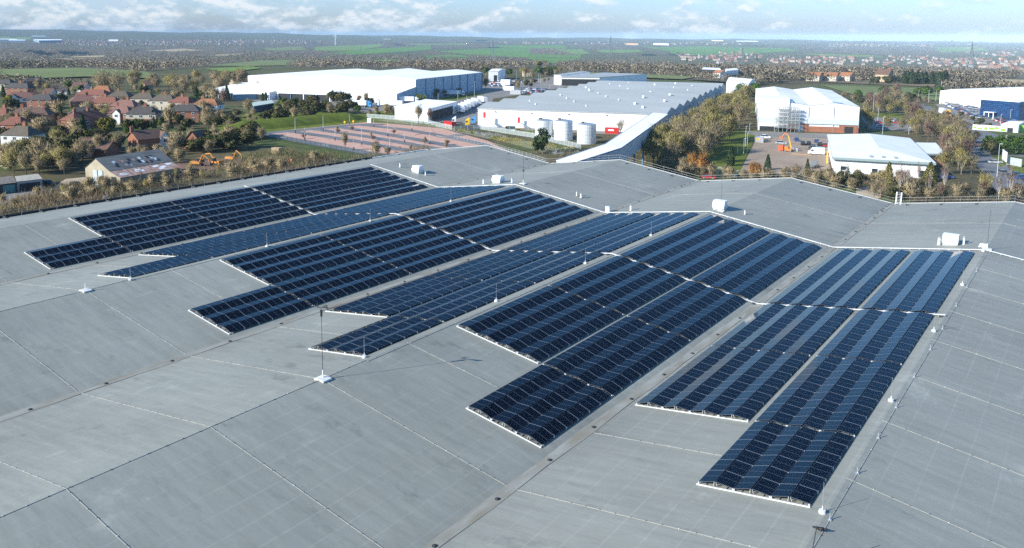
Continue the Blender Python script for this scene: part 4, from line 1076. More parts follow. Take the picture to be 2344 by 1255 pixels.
# ---- white building with an open canopy behind, white shed right of it
def simple(name, pix, h, lab, cat, wm, rm, rise=0, zs=0, door=None):
    p = [at(x, y, h if zs else 0) for x, y in pix]; t = empty(name, (0, 0, 0), 0, lab, cat)
    b = MB(); b.prism([q[:2] for q in p], 0, h, wm); b.build('wall', t)
    b = MB(); c = sum(p)/4; g = [q+(q-c)*.012 for q in p]; up = h+.03
    if rise:
        m0 = (g[0]+g[3])/2; m1 = (g[1]+g[2])/2
        b.poly([(*g[0][:2], up), (*g[1][:2], up), (*m1[:2], up+rise), (*m0[:2], up+rise)], rm); b.poly([(*m0[:2], up+rise), (*m1[:2], up+rise), (*g[2][:2], up), (*g[3][:2], up)], rm)
        b.poly([(*g[1][:2], up), (*g[2][:2], up), (*m1[:2], up+rise)], wm); b.poly([(*g[3][:2], up), (*g[0][:2], up), (*m0[:2], up+rise)], wm)
    else: b.prism([q[:2] for q in g], up, up+.35, rm)
    b.build('roof', t)
    if door:
        a, c_, h0, h1, mm, nm = door; q0 = p[0]+(p[1]-p[0])*a; q1 = p[0]+(p[1]-p[0])*c_; d = p[1]-p[0]; n = np.array([d[1], -d[0], 0]); n /= np.linalg.norm(n)
        if np.dot(n, CAM-p[0]) < 0: n = -n
        b = MB(); b.hexa([q0, q1, q1+n*.12, q0+n*.12], [q+np.array([0, 0, h1]) for q in (q0, q1, q1+n*.12, q0+n*.12)], mm); b.build(nm, t)
    return t, p
simple('depot_building', [(1286,196),(1372,197),(1480,188),(1380,184)], 7, 'flat grey building with an open dark canopy behind the grey-roofed warehouse', 'building', M_WALLW, M_ROOFG, 0, 0, (0, 1, .1, 5.6, M_SHADE, 'loading_opening'))
simple('depot_block', [(1268,193),(1284,195),(1350,185),(1330,183)], 8, 'white block at the left end of the open grey canopy', 'building', M_WALLW, M_ROOFG)
simple('white_shed', [(1662,214),(1712,220),(1727,206),(1672,200)], 8.5, 'white double-roofed shed at the far right end of the grey-roofed warehouse', 'building', M_WALLW, M_ROOFW, 1.6, 0, (.38, .62, .1, 6, mat('sky_blue_door', (.18, .42, .68), .5), 'door'))
simple('white_shed', [(1118,186),(1140,186),(1157,179),(1134,178)], 9, 'small white shed with dark doorway beside the far car park', 'building', M_WALLW, M_ROOFW, 1.0, 0, (.55, .9, .1, 5.5, M_SHADE, 'door'))
# gatehouse-like white building with open right end
p0, p1 = at(904,272), at(980,279); p2 = at(1045,259); p3 = p0+(p2-p1)
r = empty('white_depot', (0, 0, 0), 0, 'low white building with an open dark end beside the parked trailers', 'building'); b = MB()
b.prism([p0[:2], p1[:2], p2[:2], p3[:2]], 0, 6.0, M_WALLW); b.build('wall', r)
c = (p0+p1+p2+p3)/4; g = [q+(q-c)*.03 for q in (p0, p1, p2, p3)]; b = MB(); b.prism([q[:2] for q in g], 6.03, 6.35, M_ROOFW); b.build('roof', r)
d = p2-p1; n = np.array([d[1], -d[0], 0]); n /= np.linalg.norm(n)
if np.dot(n, CAM-p1) < 0: n = -n
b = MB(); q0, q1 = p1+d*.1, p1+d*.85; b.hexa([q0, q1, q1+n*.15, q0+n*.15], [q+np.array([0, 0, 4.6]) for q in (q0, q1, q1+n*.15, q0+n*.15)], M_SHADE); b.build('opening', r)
# ---- tall white scaffolded building
a, f = at(1738,298), at(1964,306); h3 = 11.7
r = empty('scaffolded_factory', (0, 0, 0), 0, 'tall white twin-roofed factory with scaffolding on its front, right of centre', 'factory')
P, w = shed(r, f, a, 118, h3, 1.5, 2, 'v', M_WALLW, mat('dirty_white_roof', (.80, .79, .75), .6, var=.12, scale=.1, stretch=(1, .25, 1)), M_SHADEW)
b = MB(); q = [P(w-12.5, -.6, 0), P(w+.6, -.6, 0), P(w+.6, 22, 0), P(w-12.5, 22, 0)]; b.prism([x[:2] for x in q], 0, 14.6, M_WALLW); b.build('tower', r)
M_BAND = mat('grey_band', (.52, .57, .58), .5)
def front(a0, a1, z0, z1, m, nm, out=.1):
    b = MB(); b.hexa([P(a0, -out, z0), P(a1, -out, z0), P(a1, 0.05, z0), P(a0, 0.05, z0)], [P(a0, -out, z1), P(a1, -out, z1), P(a1, .05, z1), P(a0, .05, z1)], m); return b.build(nm, r)
front(0, w+.6, 3.7, 6.1, M_BAND, 'grey_band', .64); front(0, w-13, .02, 2.6, M_BRICK, 'brick_base', .3); front(.6, 8, .02, 3.4, M_BRICK, 'brick_base', .45); front(21, 30, .02, 3.6, M_BRICK, 'brick_base', .45)
front(2.2, 5.8, .02, 2.9, M_SHADE, 'loading_door', .55); front(23, 26, .02, 3.0, M_GALV, 'roller_door', .55); front(29.5, 32, .02, 3.0, M_GALV, 'roller_door', .55); front(w-12, w, .02, 2.0, M_SHADE, 'loading_door', .9)
b = MB(); b.poly([P(7.5, 2, h3+1.1*1.5*.75), P(11, 2, h3+1.62), P(11, 9, h3+1.62), P(5.5, 9, h3+.95)], mat('sky_blue_sheet', (.25, .40, .55), .4)); b.build('roof_patch', r)
b = MB()
for aa in (w*.25, w*.5, w*.75): b.tube(P(aa, -.2, 0), P(aa, -.2, h3-.3), .13, M_GALV, n=5)
b.build('downpipe', r)
# scaffold tower
M_SCAF = mat('scaffold_tube', (.50, .52, .52), .45, metal=.4)
p = at(1800, 301); ang = math.atan2(*(np.array(P(0, 0, 0))-np.array(P(w, 0, 0)))[:2][::-1])
t = empty('scaffold', p, ang, 'tall tube scaffold with plank lifts against the white factory front', 'scaffold')
b = MB(); pk = MB(); LX = 10.5
for x in np.linspace(-LX/2, LX/2, 7):
    for y in (0, -1.3, -2.6): b.tube((x, y, 0), (x, y, 12.5 + (1.5 if abs(x) < 3 else -1.5)), .05, M_SCAF, n=4)
for z in np.arange(1.8, 12.6, 1.8):
    for y in (0, -1.3, -2.6):
        for dz in (0, .55, 1.0): b.tube((-LX/2, y, z+dz), (LX/2, y, z+dz), .04, M_SCAF, n=4)
    for x in np.linspace(-LX/2, LX/2, 7): b.tube((x, 0, z), (x, -2.6, z), .04, M_SCAF, n=4)
    pk.box((0, -1.3, z+.1), (LX, 1.7, .07), M_TAPE)
for k in range(6): b.tube((-LX/2+k*1.7, -2.65, 1.8*k), (-LX/2+(k+1)*1.7, -2.65, 1.8*(k+1)), .04, M_SCAF, n=4)
b.build('tubes', t); pk.build('plank_deck', t)
# ---- low white building with hipped roof on the right
r = empty('low_white_office', (0, 0, 0), 0, 'low white building with pale hipped roof behind the roof edge on the right', 'building')
h4 = 5.2; e0, e1 = at(1906,360,h4), at(2143,373,h4); bk0, bk1 = at(1893,308,h4), at(2083,316,h4); ap = at(2012,338,h4+1.7); rb_ = at(1990,306,h4+1.7)
M_RF4 = mat('pale_grey_roof', (.76, .76, .74), .5, var=.05, scale=.15); M_FASC = mat('grey_green_fascia', (.25, .32, .32), .5)
b = MB(); b.poly([e0, e1, ap], M_RF4); b.poly([e1, bk1, rb_, ap], M_RF4); b.poly([bk0, e0, ap, rb_], M_RF4); b.poly([bk1, bk0, rb_], M_RF4); b.build('roof', r)
ins = lambda q, k=.035: q+((e0+e1+bk0+bk1)/4-q)*k
b = MB(); wq = [ins(q) for q in (e0, e1, bk1, bk0)]; b.prism([q[:2] for q in wq], 0, h4-.75, M_WALLW); b.build('wall', r)
b = MB(); b.prism([q[:2] for q in (e0, e1, bk1, bk0)], h4-.72, h4-.02, M_FASC); b.build('fascia', r)
d = wq[1]-wq[0]; L4 = np.linalg.norm(d); d = d/L4; n4 = np.array([d[1], -d[0], 0]); n4 = n4 if np.dot(n4, CAM-wq[0]) > 0 else -n4
for k, (aa, ww, z0, z1) in enumerate(((2.0, 1.6, 1.2, 2.4), (11, 1.6, .8, 2.2), (24, 2.0, .3, 2.4))):
    q = V(wq[0])+d*aa; b = MB(); b.hexa([q+[0,0,z0], q+d*ww+[0,0,z0], q+d*ww+n4*.08+[0,0,z0], q+n4*.08+[0,0,z0]], [x+np.array([0, 0, z1]) for x in (q, q+d*ww, q+d*ww+n4*.08, q+n4*.08)], M_GLASS); b.build('window', r)
b = MB()
for k in range(3):
    q = e0*(.55-.12*k)+e1*(.3+.12*k)+ap*.15; s_ = ap-(e0+e1)/2; s_ /= np.linalg.norm(s_); nn = np.array([0, 0, .06]); b.poly([q+nn, q+d*1.1+nn, q+d*1.1+s_*2.4+nn, q+s_*2.4+nn], M_ROOFG)
b.build('roof_light', r)
r = empty('office_wing', (0, 0, 0), 0, 'small brick wing with pale flat roof joined right of the low white building', 'building')
q = [at(2095,352,4.2), at(2166,352,4.2), at(2142,327,4.2), at(2075,326,4.2)]; b = MB(); b.prism([x[:2] for x in q], 3.6, 4.2, M_FASC, M_RF4); b.build('roof', r)
c = sum(q)/4; qq = [x+(c-x)*.08 for x in q]; b = MB(); b.prism([x[:2] for x in qq], 0, 3.6, M_BRICK); b.build('wall', r)
d5 = qq[1]-qq[0]; d5 /= np.linalg.norm(d5); x = V(qq[0])+d5*5.5; b = MB(); b.box((x[0]+n4[0]*.05, x[1]+n4[1]*.05, 2), (1.6, .15, 1.3), M_GLASS, math.atan2(d5[1], d5[0])); b.build('window', r)
# ---- far right: white hall and blue glazed office
r = empty('white_hall', (0, 0, 0), 0, 'long white hall with low shallow roofs at the far right', 'warehouse')
shed(r, at(2420,262), at(2150,238), 70, 8.5, 1.6, 4, 'v', M_WALLW, M_ROOFW)
M_BGL = bpy.data.materials.new('blue_glazing'); M_BGL.use_nodes = True; nt = M_BGL.node_tree; bb = nt.nodes['Principled BSDF']; bb.inputs['Roughness'].default_value = .25
bk = nt.nodes.new('ShaderNodeTexBrick'); bk.offset = 0; bk.inputs['Color1'].default_value = (.010, .040, .115, 1); bk.inputs['Color2'].default_value = (.018, .07, .18, 1); bk.inputs['Mortar'].default_value = (.005, .015, .06, 1)
bk.inputs['Scale'].default_value = 1.0; bk.inputs['Brick Width'].default_value = 1.1; bk.inputs['Row Height'].default_value = 1.0; bk.inputs['Mortar Size'].default_value = .07
tc_ = nt.nodes.new('ShaderNodeTexCoord'); nt.links.new(tc_.outputs['Object'], bk.inputs['Vector']); nt.links.new(bk.outputs[0], bb.inputs['Base Color'])
pa, pb = at(2242,268), at(2331,276); dd = pb-pa; LL = np.linalg.norm(dd); ang = math.atan2(dd[1], dd[0]); hb = zat(pa, 228)
r = empty('blue_office', pa, ang, 'blue glazed office block in front of the long white hall', 'office')
b = MB(); b.poly([(0, 0, 0), (LL, 0, 0), (LL, hb*0, 0), (0, 0, 0)], M_BGL) if False else None
b.box((LL/2, 8, hb/2), (LL, 15.9, hb-.05), M_BLUED); b.build('wall', r)
me = bpy.data.meshes.new('curtain_wall'); me.from_pydata([(0, 0, 0), (LL, 0, 0), (LL, hb, 0), (0, hb, 0)], [], [(0, 1, 2, 3)]); me.materials.append(M_BGL); o = link('curtain_wall', me, r, (0, -.03, 0)); o.rotation_euler = (math.pi/2, 0, 0)
b = MB(); b.box((LL/2, 8, hb+.15), (LL+.4, 16.4, .3), M_WALLW); b.build('roof', r)
b = MB(); b.box((LL*.32, -1.6, 3.2), (LL*.26, 3.2, .3), M_WHITE)
for xx in (.2, .32, .44): b.box((LL*xx, -2.9, 1.5), (.35, .35, 3.1), M_WHITE)
b.build('entrance_canopy', r)
boxthing('brick_block', 2345, 272, (14, 10, 9), mat('grey_brown_sheet', (.20, .19, .18), .7), 'grey-brown block at the right end of the blue office', 'building', ang)
# ---- hoardings and signs on the right
def board(name, px0, py0, px1, py1, h, m, lab, cat, m2=None, legs=True, z0=.2):
    a, c = at(px0, py0), at(px1, py1); d = c-a; L_ = np.linalg.norm(d); t = empty(name, a, math.atan2(d[1], d[0]), lab, cat)
    b = MB(); b.box((L_/2, 0, z0+h/2), (L_, .15, h), m); b.build('board', t)
    if m2:
        b = MB(); rr = random.Random(3); x = .3
        while x < L_-1.2:
            ww = rr.uniform(.8, 2.4); b.box((x+ww/2, -.10, z0+h*rr.uniform(.3, .6)), (ww, .04, h*rr.uniform(.3, .55)), m2); x += ww+rr.uniform(0, 1.0)
        b.build('print', t)
    b = MB()
    for k in range(max(2, int(L_/4))): b.box((.2+(L_-.4)*k/max(1, int(L_/4)-1 or 1), .14, (z0+h)/2), (.12, .12, z0+h), M_GALV)
    b.build('leg', t)
board('advertising_hoarding', 2226, 298, 2305, 303, 2.4, M_WHITE, 'long white and lime-green hoarding below the right-hand car park', 'hoarding', M_GRN)
board('totem_sign', 2188, 292, 2198, 293, 3.2, M_WHITE, 'upright white and green sign beside the right-hand road', 'sign', M_GRN, z0=.8)
board('estate_sign', 2293, 372, 2303, 380, 3.4, M_WHITE, 'tall white sign panel by the bend at the right edge', 'sign', None, z0=1.2)
board('sign_back', 2306, 378, 2338, 384, 2.6, M_FENCE, 'grey sign panels seen beside the white sign at the right edge', 'sign', None)
simple('kiosk', [(2290,302),(2330,304),(2344,296),(2310,294)], 3.2, 'low white kiosk behind the green hoarding', 'kiosk', M_WHITE, M_ROOFW, 0, 0, (.15, .7, .1, 2, M_SHADE, 'window'))
boxthing('green_board', 2340, 302, (3, .3, 3), M_GRN, 'lime green board at the right edge beside the kiosk', 'sign', .3)
# ---- fences
def fence(name, pix, h, m, lab, step, solid=True, cat='fence', z=0):
    t = empty(name, at(*pix[0]), 0, lab, cat); o = at(*pix[0]); b = MB(); pb = MB(); pb.box((0, 0, h/2+.05), (.09, .09, h+.15), m); pm = pb.mesh('post')
    for i in range(len(pix)-1):
        a, c = at(*pix[i])-o, at(*pix[i+1])-o; L_ = np.linalg.norm(c-a); n = max(1, int(L_/step)); d = (c-a)/L_; nn = np.array([-d[1], d[0], 0])
        for k in range(n):
            q = a+(c-a)*k/n; link('post', pm, t, q)
        for zz in (h*.2, h*.85): b.bar(tuple(a+[0, 0, zz]), tuple(c+[0, 0, zz]), .05, .07, m)
        if solid:
            ns = int(L_/.22)
            for k in range(ns):
                q = a+(c-a)*(k+.5)/ns; x = d*.055
                b.poly([q-x+[0, 0, .1], q+x+[0, 0, .1], q+x+[0, 0, h], q-x+[0, 0, h]], m)
        else:
            for zz in np.arange(.3, h, .3): b.bar(tuple(a+[0, 0, zz]), tuple(c+[0, 0, zz]), .02, .02, m)
    b.build('mesh_panel', t)
fence('palisade_fence', [(840,270),(905,275),(980,286),(1035,298)], 2.2, M_FENCE, 'pale palisade fence in front of the low white depot', 3)
fence('palisade_fence', [(1040,300),(1100,297),(1230,318),(1330,343)], 2.2, M_FENCE, 'pale palisade fence running in front of the silos', 3)
fence('palisade_fence', [(1600,392),(1660,402),(1690,408)], 2.4, M_FENCE, 'galvanised fence and gate near the right side of the tree belt', 2.5)
M_GFEN = mat('dark_green_fence', (.03, .05, .035), .6)
fence('wire_fence', [(600,312),(700,333),(820,356),(900,370)], 1.9, M_GFEN, 'dark thin post fence between the scrub and the brick car park', 3.5, False)
fence('timber_fence', [(2015,452),(2040,440),(2100,432),(2180,434)], 1.1, mat('new_timber', (.38, .24, .12), .8), 'low wooden fence by the sandy track beyond the roof edge', 2.5, False)
fence('handrail', [(1040,317),(1110,333),(1180,352),(1250,370)], 1.1, M_GALV, 'galvanised handrail along the ramp beside the brick car park', 2.5, False, 'handrail')
fence('green_fence', [(970,233),(1030,226),(1085,218)], 1.8, M_GFEN, 'thin dark fence on the grass strip below the big warehouse', 3, False)
fence('garden_fence', [(130,312),(175,318)], 1.6, mat('red_timber', (.30, .10, .05), .8), 'reddish garden fence in front of the large brick house', 2)
# ---- lamp posts
M_LAMP = mat('lamp_steel', (.62, .64, .64), .4, metal=.3)
lamps = {}
def lamp(px, pb, pt, lab, grp, black=False):
    p = at(px, pb); h = max(3, zat(p, pt)); k = round(h)
    t = empty('street_lamp', p, random.uniform(-.4, .4)+YAW, lab, 'lamp post', grp); b = MB(); b.tube((0, 0, 0), (0, 0, h), .11, M_LAMP, .06, 6)
    if black: b.tube((0, 0, 0), (0, 0, 1.3), .2, M_BLACK, .2, 6)
    b.build('pole', t); b = MB(); b.bar((0, 0, h), (.9, 0, h+.1), .22, .12, M_LAMP); b.build('lamp_head', t)
for i, (x, y0, y1) in enumerate(((676,305,272),(740,300,266),(767,322,302),(800,285,262),(828,332,295),(856,291,265),(888,313,278),(892,345,318),(926,327,306),(943,300,274),(984,331,306),(698,322,293),(810,345,322),(532,285,272),(594,302,286),(612,291,270))):
    lamp(x, y0, y1, ['on the upper left lane','by the upper corner lane','beside the second shrub bed','at the top bank','on the middle bay','near the top right corner','left of the far shrub','on the lower bay','behind the middle lane','by the green planting','near the ramp','by the lower left lane','at the lower edge','on the grass bank, leftmost','on the grass bank, middle','on the grass bank, right'][i].join(['slim grey lamp post ', ' of the brick car park']), 'lamp posts around the brick car park', i < 13)
for i, (x, y0, y1) in enumerate(((984,228,196),(1086,222,188),(1048,230,210),(1068,231,222),(1003,230,214),(1012,198,182),(1158,180,160),(1182,184,162),(1200,185,165),(1233,190,168),(1237,192,170),(1258,205,198),(1280,205,198))):
    lamp(x, y0, y1, 'pale lamp post among the yards beside the big white warehouse' if i < 6 else 'pale lamp post around the far car park in the centre', 'lamp posts in the lorry yards' if i < 6 else 'lamp posts at the far car park')
for i, (x, y0, y1) in enumerate(((1702,352,318),(1710,345,305),(1715,316,284),(1706,335,290),(1688,352,330),(1997,278,215),(2009,280,248),(2020,308,268),(2060,228,210),(2020,220,205),(2102,230,208),(2125,235,207),(2142,232,208),(2154,205,186),(2203,203,183),(2223,203,186),(2242,205,187),(2276,207,187),(2290,285,262),(2312,275,252),(2282,405,330),(2300,350,310),(2312,348,312),(2080,308,296),(1932,425,390))):
    lamp(x, y0, y1, ('pale lamp post on the grass verge left of the brown yard' if i < 5 else 'tall white lamp post beside the roads on the right' if i < 18 else 'lamp post around the right-hand car park and bend'), 'lamp posts by the brown yard' if i < 5 else 'lamp posts along the right-hand roads' if i < 18 else 'lamp posts at the right-hand bend')
# ================================================================ vehicles
CARM = {n: mat('car_'+n, c, .25, spec=.6) for n, c in dict(white=(.78,.79,.80), silver=(.42,.44,.46), grey=(.14,.15,.16), black=(.015,.016,.018), blue=(.03,.08,.28), red=(.42,.02,.02), sky=(.12,.30,.50)).items()}
def wheelmesh(r=.32, w=.22):
    b = MB(); b.tube((0, -w/2, 0), (0, w/2, 0), r, M_TYRE, n=10); b.tube((0, -w/2-.01, 0), (0, w/2+.01, 0), r*.55, M_GALV, n=8); return b.mesh('wheel')
WH = wheelmesh()
def carbody(m, suv=0):
    b = MB(); L_, W_ = 2.1, .88; hz = .78+.14*suv
    b.hexa([(-L_, -W_, .28), (L_, -W_, .28), (L_, W_, .28), (-L_, W_, .28)], [(-L_*.98, -W_*.95, hz), (L_*.97, -W_*.95, hz-.08), (L_*.97, W_*.95, hz-.08), (-L_*.98, W_*.95, hz)], m)
    return b
def carcabin(m, suv=0):
    g = MB(); r = MB(); z0, z1 = .78+.14*suv, 1.38+.25*suv
    lo = [(-1.85, -.82, z0), (1.05, -.82, z0-.03), (1.05, .82, z0-.03), (-1.85, .82, z0)]; hi = [(-1.35, -.66, z1), (.35, -.66, z1), (.35, .66, z1), (-1.35, .66, z1)]
    g.hexa(lo, hi, M_GLASS); r.hexa([(x*1.01, y*1.02, z1+.002) for x, y, z in hi], [(x, y*.97, z1+.05) for x, y, z in hi], m); return g.mesh('window'), r.mesh('car_roof')
CB = {}
def car(p, rz, col, lab, grp, suv=0):
    k = (col, suv)
    if k not in CB: CB[k] = (carbody(CARM[col], suv).mesh('body'), *carcabin(CARM[col], suv))
    t = empty('parked_car', p, rz, lab, 'car', grp); bm, gm, rm = CB[k]
    link('body', bm, t); link('window', gm, t); link('car_roof', rm, t)
    for x in (-1.3, 1.3):
        for y in (-.8, .8): link('wheel', WH, t, (x, y, .32))
    return t
def carpx(px, py, ang, col, lab, suv=0): return car(at(px, py), ang, col, lab, None, suv)
for a in ((1752,317,.2,'white','white car at the left end of the brown yard',1), (1788,330,.25,'silver','silver car alone in the middle of the brown yard',0), (1823,323,2.0,'blue','blue car at the back of the brown yard',0),
          (1838,332,1.9,'black','black car, leftmost of the dark pair in the yard',1), (1851,332,1.9,'black','black car, second of the dark pair in the yard',1), (1869,326,1.9,'blue','dark blue car behind the black ones in the yard',0), (1876,334,1.9,'black','black car left of the red one in the yard',1),
          (1888,335,1.9,'red','red car beside the low white building',0), (1864,341,.2,'black','black car just behind the white van',0), (1877,344,.2,'grey','dark car touching the back of the white van',0),
          (2012,283,.3,'red','red car on the small car park in tree shade',0), (2046,279,2.6,'white','white car at the red group of the small car park',0), (2052,283,2.6,'red','red-ended car on the small car park by the verge',0), (2040,277,2.6,'red','red car behind the white one on the small car park',0), (2016,292,.3,'sky','pale blue car near the small car park edge',0),
          (2278,374,.5,'silver','silver car driving round the bend on the right',0), (2292,398,2.2,'grey','grey car on the road at the right edge',0), (2328,404,.6,'black','black car at the right edge behind the birches',0), (2340,410,.6,'blue','dark blue car cut by the right edge',0), (2166,408,.3,'blue','blue car half hidden under trees behind the roof edge',0),
          (175,428,.1,'black','black car by the old barn door',0), (110,424,.2,'black','dark car beside the caravan-like garages',0), (2170,354,.4,'sky','pale blue car beside the small brick wing',0), (1622,409,.3,'red','dark red car just visible behind the far roof edge',0), (988,283,.2,'white','white car by the bare tree at the low depot',0)):
    carpx(*a[:4], a[4], a[5])
def carlot(rows, grp, lab, seed, dens=.85):
    rr = random.Random(seed)
    for (x0, y0, x1, y1, n) in rows:
        a, c = at(x0, y0), at(x1, y1); d = c-a; ang = math.atan2(d[1], d[0])
        for i in range(n):
            if rr.random() > dens: continue
            col = rr.choice(['white', 'silver', 'grey', 'black', 'blue', 'red', 'silver', 'white', 'blue']); p = a+d*((i+.5)/n); car(p, ang+math.pi/2+(math.pi if rr.random() < .5 else 0)+rr.gauss(0, .04), col, lab.format(col), grp.format(col), rr.random() < .3)
carlot([(1120,189,1180,192,14), (1118,193,1182,196,14), (1122,197,1186,200,13), (1140,186,1190,187,12), (1180,187,1212,191,8), (1218,184,1232,186,4)], '{} cars on the far car park', 'small {} car among those on the far central car park', 1)
carlot([(1178,208,1235,210,12), (1186,214,1232,214,9), (1200,205,1256,206,12), (1208,210,1258,209,10)], '{} cars left of the grey saw-tooth roof', 'small {} car among those left of the grey saw-tooth roof', 2)
carlot([(2160,238,2205,256,13), (2168,237,2215,254,13), (2180,243,2232,268,15), (2188,241,2240,266,15), (2198,248,2248,274,14), (2206,247,2256,273,14), (2218,246,2240,252,6), (2268,268,2320,282,10), (2278,275,2320,290,9)], '{} cars on the right-hand car park', 'small {} car among those before the blue office', 3)
# lorries
M_TRL = mat('trailer_white', (.78, .79, .79), .45); M_CABB = mat('cab_blue', (.06, .28, .60), .35); M_CABW = mat('cab_white', (.72, .73, .74), .35); M_CABY = mat('cab_yellow', (.80, .50, .02), .4)
WHL = wheelmesh(.5, .35)
def lorry(p, rz, cab, lab, trailer=True, tractor=True, grp=None, tm=None, L_=13.4):
    t = empty('articulated_lorry' if trailer and tractor else 'lorry_trailer' if trailer else 'lorry_tractor', p, rz, lab, 'lorry' if tractor else 'trailer', grp)
    if trailer:
        b = MB(); b.box((-L_/2-.6, 0, 2.6), (L_, 2.5, 2.7), tm or M_TRL); b.build('trailer_body', t); b = MB(); b.box((-L_/2-.6, 0, 1.1), (L_-.5, 1.2, .3), M_DARK); b.box((-2.6, .9, .6), (.15, .15, 1.1), M_DARK); b.build('chassis', t)
        b = MB(); b.box((-L_-.62, 0, 2.6), (.06, 2.3, 2.5), M_GALV); b.build('rear_door', t)
        for x in (-9.5, -10.7, -11.9):
            for y in (-1.1, 1.1): link('wheel', WHL, t, (x, y, .5))
    if tractor:
        b = MB(); b.hexa([(.4, -1.2, .9), (2.5, -1.25, .6), (2.5, 1.25, .6), (.4, 1.2, .9)], [(.4, -1.2, 3.3), (2.25, -1.2, 3.0), (2.25, 1.2, 3.0), (.4, 1.2, 3.3)], cab); b.hexa([(.4, -1.1, 3.3), (1.9, -1.1, 3.05), (1.9, 1.1, 3.05), (.4, 1.1, 3.3)], [(.4, -1.05, 3.85), (1.0, -1.05, 3.85), (1.0, 1.05, 3.85), (.4, 1.05, 3.85)], cab); b.build('cab', t)
        b = MB(); b.hexa([(2.42, -1.1, 1.75), (2.5, -1.1, 1.75), (2.5, 1.1, 1.75), (2.42, 1.1, 1.75)], [(2.3, -1.1, 2.8), (2.37, -1.1, 2.8), (2.37, 1.1, 2.8), (2.3, 1.1, 2.8)], M_GLASS)
        for y in (-1.24, 1.24): b.box((1.7, y, 2.2), (.9, .05, .7), M_GLASS)
        b.build('window', t); b = MB(); b.box((-.8, 0, .9), (4.2, 1.0, .3), M_DARK); b.build('frame', t)
        for x in (1.7, -1.6):
            for y in (-1.05, 1.05): link('wheel', WHL, t, (x, y, .5))
    return t
lorry(at(842,246), .45, M_CABB, 'white trailer lorry with a blue cab facing right, behind the grass bank'); lorry(at(870,245), .45+math.pi, M_CABW, 'grey-white lorry facing left next to the blue-cabbed one'); lorry(at(950,236), .5, M_CABW, 'pale lorry facing right below the big warehouse corner')
lorry(at(968,230), .5, M_CABY, 'yellow box lorry under the ribbed side of the big warehouse', True, True, None, M_CABY, 5.5); lorry(at(1056,220), .5, M_CABW, 'silver lorry beside the shaded side of the big warehouse')
lorry(at(1046,285), -2.5, M_CABW, 'white lorry tractor unit by the gate of the lorry yard', False); lorry(at(1077,289), -2.5, M_CABY, 'yellow lorry tractor unit beside the white front wall', False); lorry(at(1090,284), -2.5, M_CABB, 'blue lorry tractor unit tucked against the white front wall', False)
lorry(at(2168,268), -1.2, M_CABY, 'yellow lorry driving down the right-hand road')
dv = at(1047,262)-at(1095,247)
for i, (x, y) in enumerate(((1060,262),(1068,258),(1074,254),(1082,250),(1088,247),(1098,243),(1112,238))):
    lorry(at(x, y), -.62, M_CABW, f'white lorry trailer parked in a row left of the grey roof, {ORD[i]} from the depot', True, False)
lorry(at(735,217), .5, M_TRL, 'white trailer parked under the canopy of the big warehouse', True, False)
boxthing('red_skip', 1030, 288, (7, 2.4, 2.0), M_RED, 'dark red skip at the end of the palisade fence', 'skip', -.3); boxthing('site_cabin', 1165, 193+14, (9, 3, 3), M_WHITE, 'white site cabin left of the car rows by the grey roof', 'cabin', .3); boxthing('site_cabin', 1158, 196, (8, 4, 5), M_WHITE, 'white cabin among the far car park rows', 'cabin', .3)
boxthing('site_cabin', 1181, 216, (8, 3, 3), M_GALV, 'grey cabin in front of the car rows by the grey roof', 'cabin', .3)
boxthing('grey_hut', 846, 281, (1.8, 1.4, 2.2), M_WHITE, 'white equipment cabinet at the top of the brick car park', 'cabinet', .4)
boxthing('grit_bin', 790, 282, (1.0, .8, .9), M_YEL, 'yellow bin at the top of the car park, left one', 'bin'); boxthing('grit_bin', 810, 280.5, (1.0, .8, .9), M_YEL, 'yellow bin at the top of the car park, right one', 'bin')
def van(px, py, rz, lab, m=None, pickup=False):
    m = m or CARM['white']; t = empty('van', at(px, py), rz, lab, 'van'); b = MB()
    if pickup:
        b.hexa([(-2.6, -.95, .45), (2.6, -.95, .45), (2.6, .95, .45), (-2.6, .95, .45)], [(-2.6, -.95, 1.15), (2.5, -.9, 1.1), (2.5, .9, 1.1), (-2.6, .95, 1.15)], m); b.hexa([(-.2, -.9, 1.15), (1.7, -.9, 1.12), (1.7, .9, 1.12), (-.2, .9, 1.15)], [(-.1, -.8, 2.0), (1.0, -.8, 2.0), (1.0, .8, 2.0), (-.1, .8, 2.0)], m)
    else:
        b.hexa([(-2.9, -1, .4), (2.9, -1, .4), (2.9, 1, .4), (-2.9, 1, .4)], [(-2.9, -.98, 1.3), (2.7, -.95, 1.25), (2.7, .95, 1.25), (-2.9, .98, 1.3)], m); b.hexa([(-2.9, -.98, 1.302), (2.3, -.95, 1.27), (2.3, .95, 1.27), (-2.9, .98, 1.302)], [(-2.85, -.9, 2.6), (1.4, -.88, 2.55), (1.4, .88, 2.55), (-2.85, .9, 2.6)], m)
    b.build('body', t); b = MB(); b.hexa([(1.62 if pickup else 2.2, -.85, 1.3), (1.74 if pickup else 2.36, -.85, 1.3), (1.74 if pickup else 2.36, .85, 1.3), (1.62 if pickup else 2.2, .85, 1.3)], [(1.0 if pickup else 1.5, -.8, 2.0 if pickup else 2.4), (1.1 if pickup else 1.62, -.8, 2.0 if pickup else 2.4), (1.1 if pickup else 1.62, .8, 2.0 if pickup else 2.4), (1.0 if pickup else 1.5, .8, 2.0 if pickup else 2.4)], M_GLASS)
    for y in (-.96, .96): b.box((.6 if pickup else 1.3, y*(.92 if pickup else 1), 1.62), (.9, .04, .6), M_GLASS)
    b.build('window', t)
    for x in (-1.8, 1.8):
        for y in (-.9, .9): link('wheel', WH, t, (x, y, .34))
